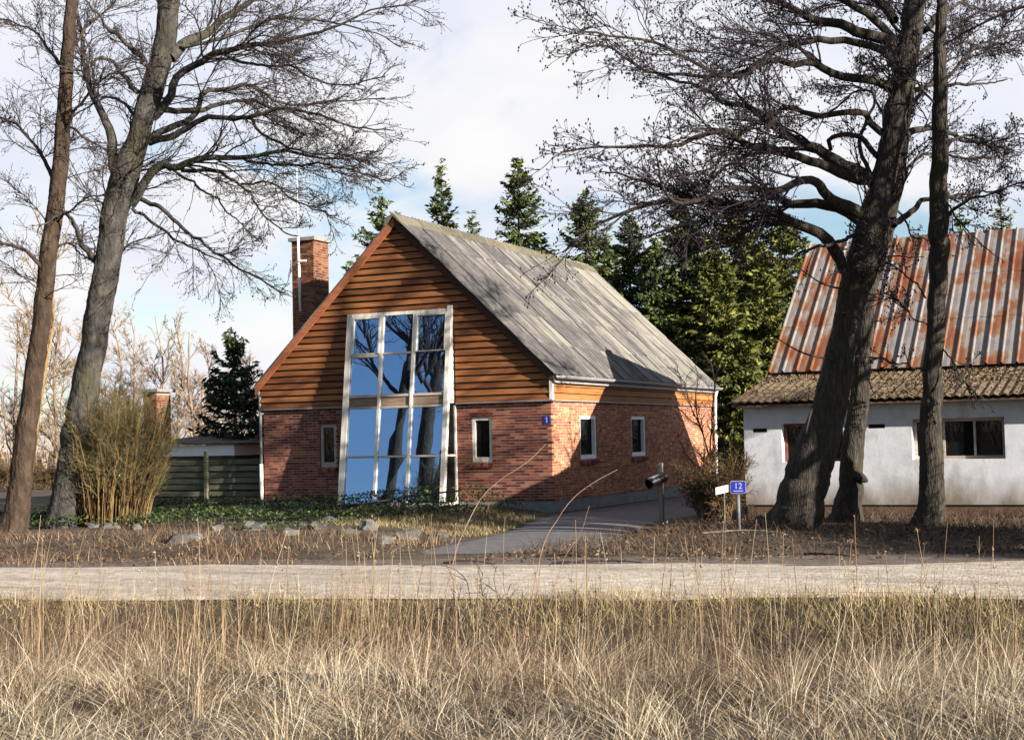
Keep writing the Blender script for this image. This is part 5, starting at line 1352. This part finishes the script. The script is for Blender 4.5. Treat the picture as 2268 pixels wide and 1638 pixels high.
g = Geo(); plate(g, c0, ex, n_, -pw / 2 - 0.008, pw / 2 + 0.008, z0 - 0.008, z1 + 0.008, 0.006, 0.035); g.obj('sign_border', M['metal'], sign)
g = Geo(); plate(g, c0 + n_ * 0.0062, ex, n_, -pw / 2, pw / 2, z0, z1, 0.003, 0.03); g.obj('sign_plate', M['blue'], sign)
cu = bpy.data.curves.new('numerals', 'FONT'); cu.body = '12'; cu.size = 0.14; cu.align_x = 'CENTER'; cu.extrude = 0.0012
to = bpy.data.objects.new('tmp', cu); COL.objects.link(to)
bpy.context.view_layer.update(); me = bpy.data.meshes.new_from_object(to.evaluated_get(bpy.context.evaluated_depsgraph_get())); bpy.data.objects.remove(to); me.materials.clear(); me.materials.append(M['numeral'])
o = link('numerals', me, sign); pos = c0 + n_ * 0.0115 + np.array([0, 0, z0 + 0.072])
o.matrix_parent_inverse = Matrix.Translation(sb).inverted()
o.matrix_basis = Matrix(((ex[0], 0, n_[0], pos[0]), (ex[1], 0, n_[1], pos[1]), (0, 1, 0, pos[2]), (0, 0, 0, 1)))
g = Geo(); plate(g, c0 + n_ * 0.0095, ex, n_, -0.08, 0.08, z0 + 0.03, z0 + 0.042, 0.001); g.obj('underline', M['numeral'], sign)
ws = empty('small_sign', sb + np.array([-0.27, -0.11, 0]), 'small tilted blank white plate just left of the blue sign', 'sign')
g = Geo(); cpl = at(1599, 1084, st_ - 0.05); plate(g, np.array([cpl[0], cpl[1], 0]), ex, n_, -0.105, 0.105, cpl[2] - 0.06, cpl[2] + 0.06, 0.006, 0.0, 0.22); g.obj('plate', M['signwhite'], ws)
g = Geo(); plate(g, np.array([cpl[0], cpl[1], 0]) + n_ * 0.0062, ex, n_, -0.06, 0.05, cpl[2] - 0.018, cpl[2] - 0.006, 0.001, 0, 0.22); plate(g, np.array([cpl[0], cpl[1], 0]) + n_ * 0.0062, ex, n_, -0.06, 0.06, cpl[2] + 0.010, cpl[2] + 0.02, 0.001, 0, 0.22); g.obj('faint_lines', M['metal'], ws)
g = Geo(); g.tube([np.array([cpl[0] + .03, cpl[1] + .02, 0.0]), np.array([cpl[0] + .03, cpl[1] + .02, cpl[2]])], 0.012, 6); g.obj('stake', M['galv'], ws)

mb = on_z(1466, 1153, 0.02); tm = depth_of(mb)
box = empty('newspaper_tube', mb, 'black newspaper tube on a grey wooden post beside the drive', 'mailbox')
g = Geo(); zt_ = at(1466, 1025, tm)[2]; g.box((mb[0] - 0.045, mb[1] - 0.045, -0.2), (mb[0] + 0.045, mb[1] + 0.045, zt_)); g.obj('post', M['postwood'], box)
p0 = at(1470, 1056, tm - 0.10); p1 = at(1436, 1071, tm - 0.35); g = Geo(); V, F = tubes(np.array([[p0, p0 * .5 + p1 * .5, p1]]), np.array([[0.115, 0.11, 0.105]]), 16); g.add(V, F.tolist())
V, F = tubes(np.array([[p1, p0 * .5 + p1 * .5, p0]]), np.array([[0.095, 0.1, 0.10]]), 16); g.add(V, F.tolist()); g.obj('tube', M['black'], box, smooth=True, fix=False)
g = Geo(); a_, b_ = p0 * .55 + p1 * .45, p0 * .1 + p1 * .9; upn = np.array([0.15, -0.3, 0.95]); g.bar(a_ + upn * 0.108, b_ + upn * 0.104, 0.11, 0.01, (0, 0, 1)); g.obj('flap', M['metal'], box)
g = Geo(); g.bar(p0 * .8 + p1 * .2 - np.array([0, 0, .1]), np.array([mb[0], mb[1] - 0.04, p0[2] - 0.12]), 0.03); g.obj('bracket', M['galv'], box)

rail = empty('step_railing', (-3.0, -2.2, 0.2), 'dark iron handrail with bent posts in front of the tall window', 'railing')
trl = 31.2


def rp(x, y, t=trl): return at(x, y, t)


for a, b in (((757.6, 1119.6), (819.5, 1114)), ((765.7, 1123.6), (874, 1104)), ((881, 1102), (950, 1093)), ((954, 1092.7), (1018, 1086))):
    g = Geo(); g.tube([rp(*a), rp(*b)], 0.019, 8); g.obj('rail', M['blackmetal'], rail, smooth=True)
for pts in ([(874, 1104), (882, 1104), (887, 1112), (891, 1140), (896, 1175)], [(945, 1094), (953, 1094), (957, 1103), (963, 1140), (968, 1180)], [(1016, 1086), (1017, 1110), (1018, 1150)], [(760, 1120), (762, 1165)]):
    g = Geo(); g.tube(resample([rp(*p) for p in pts], 12), 0.018, 8); g.obj('post', M['blackmetal'], rail, smooth=True)

# ------------------------------------------------------------------ stones along the garden
gK = np.random.default_rng(71)
import bmesh
slabels = ['white topped field stone below the fence', 'pale flat stone left of the white topped one', 'grey stone half sunk by the willow bush', 'grey stone at the foot of the leaning trunk', 'dark cobble near the road edge', 'long low dark stone by the road edge',
           'light grey stone in the middle of the stone row', 'brown tinged stone behind the light grey one', 'squat grey stone right of the middle of the row', 'rounded dark stone below the railing', 'large dull stone near the drive', 'small stone at the drive end of the row',
           'mossy stone under the ivy', 'low grey stone behind the tall stalks', 'broad grey stone below the tall window', 'little pale stone beside the broad one']
spots = [(560, 1183, .30), (205, 1180, .17), (300, 1186, .16), (245, 1184, .18), (430, 1205, .20), (398, 1208, .24), (700, 1182, .26), (728, 1168, .22), (770, 1190, .22), (850, 1195, .25), (905, 1185, .30), (975, 1178, .18), (480, 1185, .2), (640, 1195, .22), (815, 1180, .27), (668, 1175, .14)]
for (x, y, r), lab in zip(spots, slabels):
    p = on_z(x, y + 6, 0.05); r *= 0.72; bm = bmesh.new(); bmesh.ops.create_icosphere(bm, subdivisions=2, radius=1)
    ph = gK.uniform(0, 6, 6); fr = gK.uniform(1.2, 2.6, 3)
    for v in bm.verts:
        c_ = v.co; d_ = 1 + 0.22 * math.sin(c_.x * fr[0] * 2 + ph[0]) * math.sin(c_.y * fr[1] * 2 + ph[1]) + 0.13 * math.sin(c_.z * fr[2] * 3 + ph[2]) + gK.normal() * 0.05
        v.co = Vector((c_.x * d_ * r * 1.25, c_.y * d_ * r, c_.z * d_ * r * 0.72))
    me = bpy.data.meshes.new('field_stone'); bm.to_mesh(me); bm.free(); me.materials.append(M['stone'])
    o = link('field_stone', me); o.location = (p[0], p[1], float(gh(p[0], p[1])) + r * 0.12); o.rotation_euler = (0, 0, gK.uniform(0, 6))
    tag(o, lab, 'stone', 'field stones edging the garden')

# ------------------------------------------------------------------ ground cover, litter, grass
gG = np.random.default_rng(81)
n = 42000; x = gG.uniform(-11.5, -0.3, n); y = gG.uniform(-9.2, -0.4, n)
v_ = roadv(x, y); keep = (v_ > 3.9) & (gG.uniform(0, 1, n) < 0.12 + 0.88 * sstep(-0.2, 0.4, vnoise(x * 1.4, y * 1.4, 9))) & (x < -0.4 + 0.12 * (y + 4) + 0.3 * vnoise(y, x, 2))
x, y = x[keep], y[keep]; hb = 0.16 + 0.18 * np.clip(vnoise(x * 1.6, y * 1.6, 6) + 0.4, 0, 1.5)
nearbay = np.exp(-((x + 3.4) / 1.6) ** 2 - ((y + 1.6) / 1.0) ** 2) * 0.18 + np.exp(-((x + 1.4) / 0.6) ** 2 - ((y + 1.0) / 0.7) ** 2) * 0.35 + np.exp(-((x + 6.7) / 0.5) ** 2 - ((y + 0.8) / 0.6) ** 2) * 0.4
c = np.stack([x, y, gh(x, y) + gG.beta(2.5, 1.2, len(x)) * (hb + nearbay)], 1)
v, f = leaves(c, gG.uniform(0.03, 0.08, len(x)), gG, 0.35, 0.7); tag(big('ivy_ground_cover', v, f, M['ivy']), 'green and yellowing ivy covering the garden edge before the house', 'ivy', None, 'stuff')
# brown litter and low dead weeds under the right hand trees and along the bank
n = 75000; x = gG.uniform(-14, 20, n); y = gG.uniform(-14, -2.0, n); v_ = roadv(x, y)
keep = (v_ > 2.5) & ((x > 4.6 + 0.15 * (y + 6)) | (v_ < 4.6) & (x < 0.5)) & (gG.uniform(0, 1, n) < 0.5 + 0.5 * vnoise(x * 1.5, y * 1.5, 12))
x, y = x[keep], y[keep]; c = np.stack([x, y, gh(x, y) + gG.uniform(0.0, 0.05, len(x))], 1)
v, f = leaves(c, gG.uniform(0.025, 0.07, len(x)), gG, 0.7, 0.6); tag(big('leaf_litter', v, f, M['leaflitter']), 'brown dead leaves on the bank under the trees', 'leaves', None, 'stuff')
n = 75000; x = gG.uniform(-16, 20, n); y = gG.uniform(-14, -1.8, n); v_ = roadv(x, y)
keep = (v_ > 3.1) & ((x > 4.3 + 0.15 * (y + 6)) | (x < 0.9) & (v_ < 6.0)) & (gG.uniform(0, 1, n) < 0.35 + 0.6 * vnoise(x * 1.8, y * 1.8, 13) + 0.25 * (x > 4))
x, y = x[keep], y[keep]; m_ = len(x); root = np.stack([x, y, gh(x, y) - 0.02], 1)
v, f = blades(root, gG.uniform(0.08, 0.42, m_) * np.where(x > 4, 0.72, 0.75), gG.normal(size=(m_, 2)) * 0.16, gG.uniform(0.006, 0.014, m_), gG, 2)
tag(big('dead_weeds', v, f, M['leaflitter']), 'low brown dead weeds on the shaded bank', 'weeds', None, 'stuff')
n = 60000; x = gG.uniform(-15, 2.5, n); y = gG.uniform(-17, -3.0, n); v_ = roadv(x, y)
lim = np.interp(y, DL[:, 1][np.argsort(DL[:, 1])], DL[:, 0][np.argsort(DL[:, 1])])
keep = (v_ > 2.15) & (v_ < 6.6) & (x < lim - 0.1) & (gG.uniform(0, 1, n) < 0.30 + 0.75 * vnoise(x * 1.6, y * 1.6, 33) + 0.12 * (v_ - 3.5)); x, y = x[keep], y[keep]; m_ = len(x)
v, f = blades(np.stack([x, y, gh(x, y) - 0.01], 1), gG.uniform(0.05, 0.42, m_) * (0.6 + 0.5 * vnoise(x, y, 34)), gG.normal(size=(m_, 2)) * 0.10, gG.uniform(0.006, 0.013, m_), gG, 2)
tag(big('bank_weeds', v, f, M['sedge']), 'brown dead weeds between the garden stones and the road', 'weeds', None, 'stuff')
n = 16000; x = gG.uniform(-15, 2.5, n); y = gG.uniform(-17, -3.0, n); v_ = roadv(x, y); keep = (v_ > 2.1) & (v_ < 6.5) & (gG.uniform(0, 1, n) < 0.6 + 0.5 * vnoise(x * 2, y * 2, 36)); x, y = x[keep], y[keep]
v, f = leaves(np.stack([x, y, gh(x, y) + gG.uniform(0.005, 0.03, len(x))], 1), gG.uniform(0.02, 0.06, len(x)), gG, 0.7, 0.6); tag(big('fallen_leaves', v, f, M['leaflitter']), 'scattered dead leaves along the far road edge', 'leaves', None, 'stuff')
# lawn remnants by drive / behind
n = 9000; x = gG.uniform(-1.8, 1.6, n); y = gG.uniform(-7.5, -0.6, n); dl_x = np.interp(y, DL[:, 1], DL[:, 0]) if False else None
inside = np.array([False] * n)
lx = np.interp(y, DL[::1, 1], DL[::1, 0]); keep = (x < lx - 0.05) & (x > -1.9 + 0.12 * (y + 4)); x, y = x[keep], y[keep]; m_ = len(x)
v, f = blades(np.stack([x, y, gh(x, y)], 1), gG.uniform(0.04, 0.14, m_), gG.normal(size=(m_, 2)) * 0.05, gG.uniform(0.008, 0.014, m_), gG, 1); tag(big('lawn_grass', v, f, M['greengrass']), 'thin olive lawn beside the drive', 'grass', None, 'stuff')
# short verge along the near edge of the road
n = 110000; u_ = gG.uniform(-14, 14, n); w_ = -1.60 - gG.beta(1.4, 1.5, n) * 2.6 - 0.22 * vnoise(u_ * 1.2, u_ * 0, 41); p = np.stack([5.5 + u_ * RC - w_ * RS, -14.6 + u_ * RS + w_ * RC], 1)
kp = gG.uniform(0, 1, n) < 0.6 + 0.7 * vnoise(p[:, 0] * 1.6, p[:, 1] * 1.6, 43); p, u_, w_ = p[kp], u_[kp], w_[kp]; n = len(p)
root = np.stack([p[:, 0], p[:, 1], gh(p[:, 0], p[:, 1]) - 0.01], 1)
v, f = blades(root, gG.gamma(2.2, 0.045, n) * (0.75 + 0.5 * vnoise(u_ * 1.5, w_ * 2, 42)), gG.normal(size=(n, 2)) * 0.08, gG.uniform(0.006, 0.012, n), gG, 1); tag(big('verge_grass', v, f, M['greengrass']), 'short olive grass along the near road edge', 'grass', None, 'stuff')


# tall dry grass between the camera and the road
def field(n, v0, v1, h0, h1, lean, wid, seed, m, name, label, power=1.0, dens=None, segs=3):
    g_ = np.random.default_rng(seed); u_ = g_.uniform(-13, 15, n); w_ = -(v0 + (v1 - v0) * g_.uniform(0, 1, n) ** power)
    x = 5.5 + u_ * RC - w_ * RS; y = -14.6 + u_ * RS + w_ * RC
    # only where the camera can see
    dx = x - CAM[0]; dy = y - CAM[1]; fz = dx * FWD[0] + dy * FWD[1]; rx = dx * _r[0] + dy * _r[1]
    cl = vnoise(x * 2.1, y * 2.1, seed); keep = (fz > 5.5) & (np.abs(rx) < fz * 0.42 + 0.8) & (g_.uniform(0, 1, n) < (0.38 + 0.95 * cl if dens is None else dens(x, y, cl)))
    x, y = x[keep], y[keep]; k = len(x); root = np.stack([x, y, gh(x, y) - 0.03], 1)
    hh = g_.uniform(h0, h1, k) * (0.8 + 0.35 * vnoise(x * 0.9, y * 0.9, seed + 1))
    wind = np.array([0.10, 0.03])
    v, f = blades(root, hh, g_.normal(size=(k, 2)) * lean * hh[:, None] + wind * hh[:, None], g_.uniform(*wid, k), g_, segs)
    return tag(big(name, v, f, m), label, 'grass', None, 'stuff')


field(80000, 5.4, 12.5, 0.08, 0.32, 0.9, (0.003, 0.0065), 91, M['straw'], 'dry_grass', 'pale dry grass filling the ditch and bank in front')
g_ = np.random.default_rng(97); nt_ = 1700; tu = g_.uniform(-12, 14, nt_); tv = -g_.uniform(4.2, 12.5, nt_)
tx = 5.5 + tu * RC - tv * RS; ty = -14.6 + tu * RS + tv * RC
fz = (tx - CAM[0]) * FWD[0] + (ty - CAM[1]) * FWD[1]; rx = (tx - CAM[0]) * _r[0] + (ty - CAM[1]) * _r[1]; ok = (fz > 5.5) & (np.abs(rx) < fz * 0.42 + 0.8); tx, ty = tx[ok], ty[ok]
ci = np.repeat(np.arange(len(tx)), g_.integers(10, 110, len(tx))); k = len(ci); ang_ = g_.uniform(0, 6.28, k); rad_ = np.abs(g_.normal(size=k)) * 0.10
th = g_.uniform(0.13, 0.46, len(tx)) * np.where(g_.uniform(0, 1, len(tx)) < 0.12, 1.5, 1.0); lean_ = g_.normal(size=(len(tx), 2)) * 0.42 + np.array([0.08, 0.02])
hh = th[ci] * g_.uniform(0.35, 1.1, k); x, y = tx[ci] + np.cos(ang_) * rad_, ty[ci] + np.sin(ang_) * rad_
ld = np.stack([np.cos(ang_), np.sin(ang_)], 1) * (rad_ * 1.3 + 0.04)[:, None] * g_.uniform(0.5, 1.8, k)[:, None] + lean_[ci] * hh[:, None] + g_.normal(size=(k, 2)) * 0.10
v, f = blades(np.stack([x, y, gh(x, y) - 0.03], 1), hh, ld, g_.uniform(0.003, 0.0065, k), g_, 3, curl=0.9)
tag(big('grass_tussocks', v, f, M['straw']), 'tufted clumps of dry grass on the near bank', 'grass', None, 'stuff')
field(90000, 6.8, 12.5, 0.06, 0.24, 1.7, (0.003, 0.0065), 92, M['palestraw'], 'flattened_grass', 'flattened pale straw on the nearest bank', segs=3)
field(16000, 4.0, 9.0, 0.3, 0.75, 0.30, (0.003, 0.006), 93, M['straw'], 'tall_dry_grass', 'taller dry grass stems along the ditch')

field(110000, 3.0, 9.5, 0.08, 0.36, 0.75, (0.003, 0.007), 94, M['sedge'], 'brown_weeds', 'brown dead weeds tangled in the ditch')

field(24000, 3.0, 8.0, 0.5, 1.35, 0.16, (0.003, 0.0055), 96, M['sedge'], 'tall_thin_stems', 'thin tall dry stems rising against the road', dens=lambda x, y, c: 0.25 + 0.9 * c + 0.3 * (x < 7))

# single tall dry stalks, one by one
gH = np.random.default_rng(95)
sgroup = 'tall dry stalks in the roadside grass'
spx = [(x_, 1320 - 200 * gH.beta(1.1, 1.6)) for x_ in np.concatenate([gH.uniform(60, 1100, 110), gH.uniform(1100, 2240, 80)])]
for (x_, yt) in spx:
    t = gH.uniform(10.0, 14.5); b = at(x_ + gH.normal() * 22, 1450, t); tip = at(x_, yt, t); z_ = float(gh(b[0], b[1]))
    base = np.array([b[0], b[1], z_ - 0.03]); mid = (base + tip) / 2 + np.array([*gH.normal(size=2) * 0.05, 0])
    P = resample([base, mid, tip], 9, 0.006, gH); R = np.linspace(0.0046, 0.0018, 9) * gH.uniform(0.75, 1.25)
    parts = [tubes(P[None], R[None], 4)]
    if gH.uniform() < 0.45:
        q, rq = spawn(P[None], R[None], int(gH.integers(2, 5)), 0.45, 0.95, 0.12, 0.3, 0.25, 0.6, 4, 0.1, 0.08, 0.7, 0.0014, gH); parts.append(tubes(q, rq, 3))
    if gH.uniform() < 0.4:
        s_ = P[-3:] ; k = 14; cc = s_[gH.integers(0, 3, k)] + gH.normal(size=(k, 3)) * 0.012; vv, ff = leaves(cc, gH.uniform(0.012, 0.03, k), gH, 0, 0.5); parts.append((vv, ff))
    o = big('dry_stalk', *join(parts), M['stalk']); tag(o, 'thin tall dry stalk standing up from the roadside grass', 'stalk', sgroup)
# arching bramble canes
for lab, pts, t, r in (('long arching reddish bramble cane crossing the front wall of the house', [(1005, 1240), (1030, 1170), (1068, 1100), (1120, 1055), (1165, 1025), (1207, 983)], 12.0, 0.0065),
                       ('arching pale bramble cane below the side windows of the house', [(1195, 1240), (1225, 1165), (1262, 1110), (1310, 1072), (1368, 1040)], 12.6, 0.006),
                       ('short straight pale cane right of the arching ones', [(1240, 1260), (1280, 1190), (1306, 1120)], 12.8, 0.005)):
    p = [at(a, b, t) for a, b in pts]; bx = p[0] + (p[0] - p[1]) * 2.2; bx[2] = float(gh(bx[0], bx[1])) - 0.03
    P = resample([bx] + p, 24, 0.004, gH); R = np.linspace(r, r * 0.35, 24); q, rq = spawn(P[None], R[None], 9, 0.55, 0.98, 0.02, 0.05, 0.6, 1.2, 3, 0.1, -0.2, 0.5, 0.0014, gH)
    o = big('bramble_cane', *join([tubes(P[None], R[None], 6), tubes(q, rq, 3)]), M['bramble']); tag(o, lab, 'bramble')
# dark twiggy weed shrubs in front of the road
for (x, y, t, H, sp, lab) in ((1060, 1420, 12.2, 1.15, 0.45, 'dark twiggy dead weed in the centre before the road'), (1215, 1440, 12.4, 1.0, 0.45, 'dark branching dead weed right of the central one'), (1600, 1470, 12.0, 0.95, 0.35, 'thin dark dead weed before the road at the right'),
                              (1790, 1480, 11.6, 0.9, 0.35, 'dark bent dead weed below the leaning tree'), (860, 1430, 12.4, 0.8, 0.35, 'brown dead weed below the tall window'), (2060, 1480, 11.4, 1.0, 0.3, 'dead weed with hanging seed heads below the rightmost trunk'), (1420, 1440, 12.4, 0.75, 0.4, 'small dark dead weed below the side of the house')):
    b = at(x, y, t); shrub('dead_weed', (b[0], b[1], float(gh(b[0], b[1]))), H, sp, gH, M['twigA'], lab, 6, 40, 130, 0, 0.0085, 'dead weeds before the road', 0.0026)
# fallen sticks at the far road edge
for k, (x, y, L_, a, lab) in enumerate(((1265, 1232, 1.1, 0.1, 'dark fallen stick on the road edge before the drive'), (1330, 1244, 1.4, 0.2, 'long thin fallen stick on the road edge'), (1640, 1198, 1.2, 0.35, 'pale fallen branch on the bank below the sign'), (1835, 1230, 0.9, -0.5, 'crooked dark stick at the road edge below the alders'), (1040, 1245, 0.8, 0.1, 'short fallen stick on the road edge left of the drive'))):
    p = on_z(x, y, 0.03); d = np.array([math.cos(a), math.sin(a), 0.0]); z_ = float(gh(p[0], p[1])) + 0.025
    P = resample([np.array([p[0], p[1], z_]) - d * L_ / 2, np.array([p[0], p[1], z_ + 0.03]) + gK.normal(size=3) * np.array([.04, .04, 0]), np.array([p[0], p[1], z_]) + d * L_ / 2], 9, 0.008, gK)
    q, rq = spawn(P[None], np.full((1, 9), 0.012), 4, 0.2, 0.9, 0.15, 0.35, 0.4, 1.0, 4, 0.15, 0.02, 0.7, 0.005, gK)
    o = big('fallen_stick', *join([tubes(P[None], np.linspace(0.018, 0.007, 9)[None], 5), tubes(q, rq, 3)]), M['postwood'] if k == 2 else M['twigA']); tag(o, lab, 'stick')
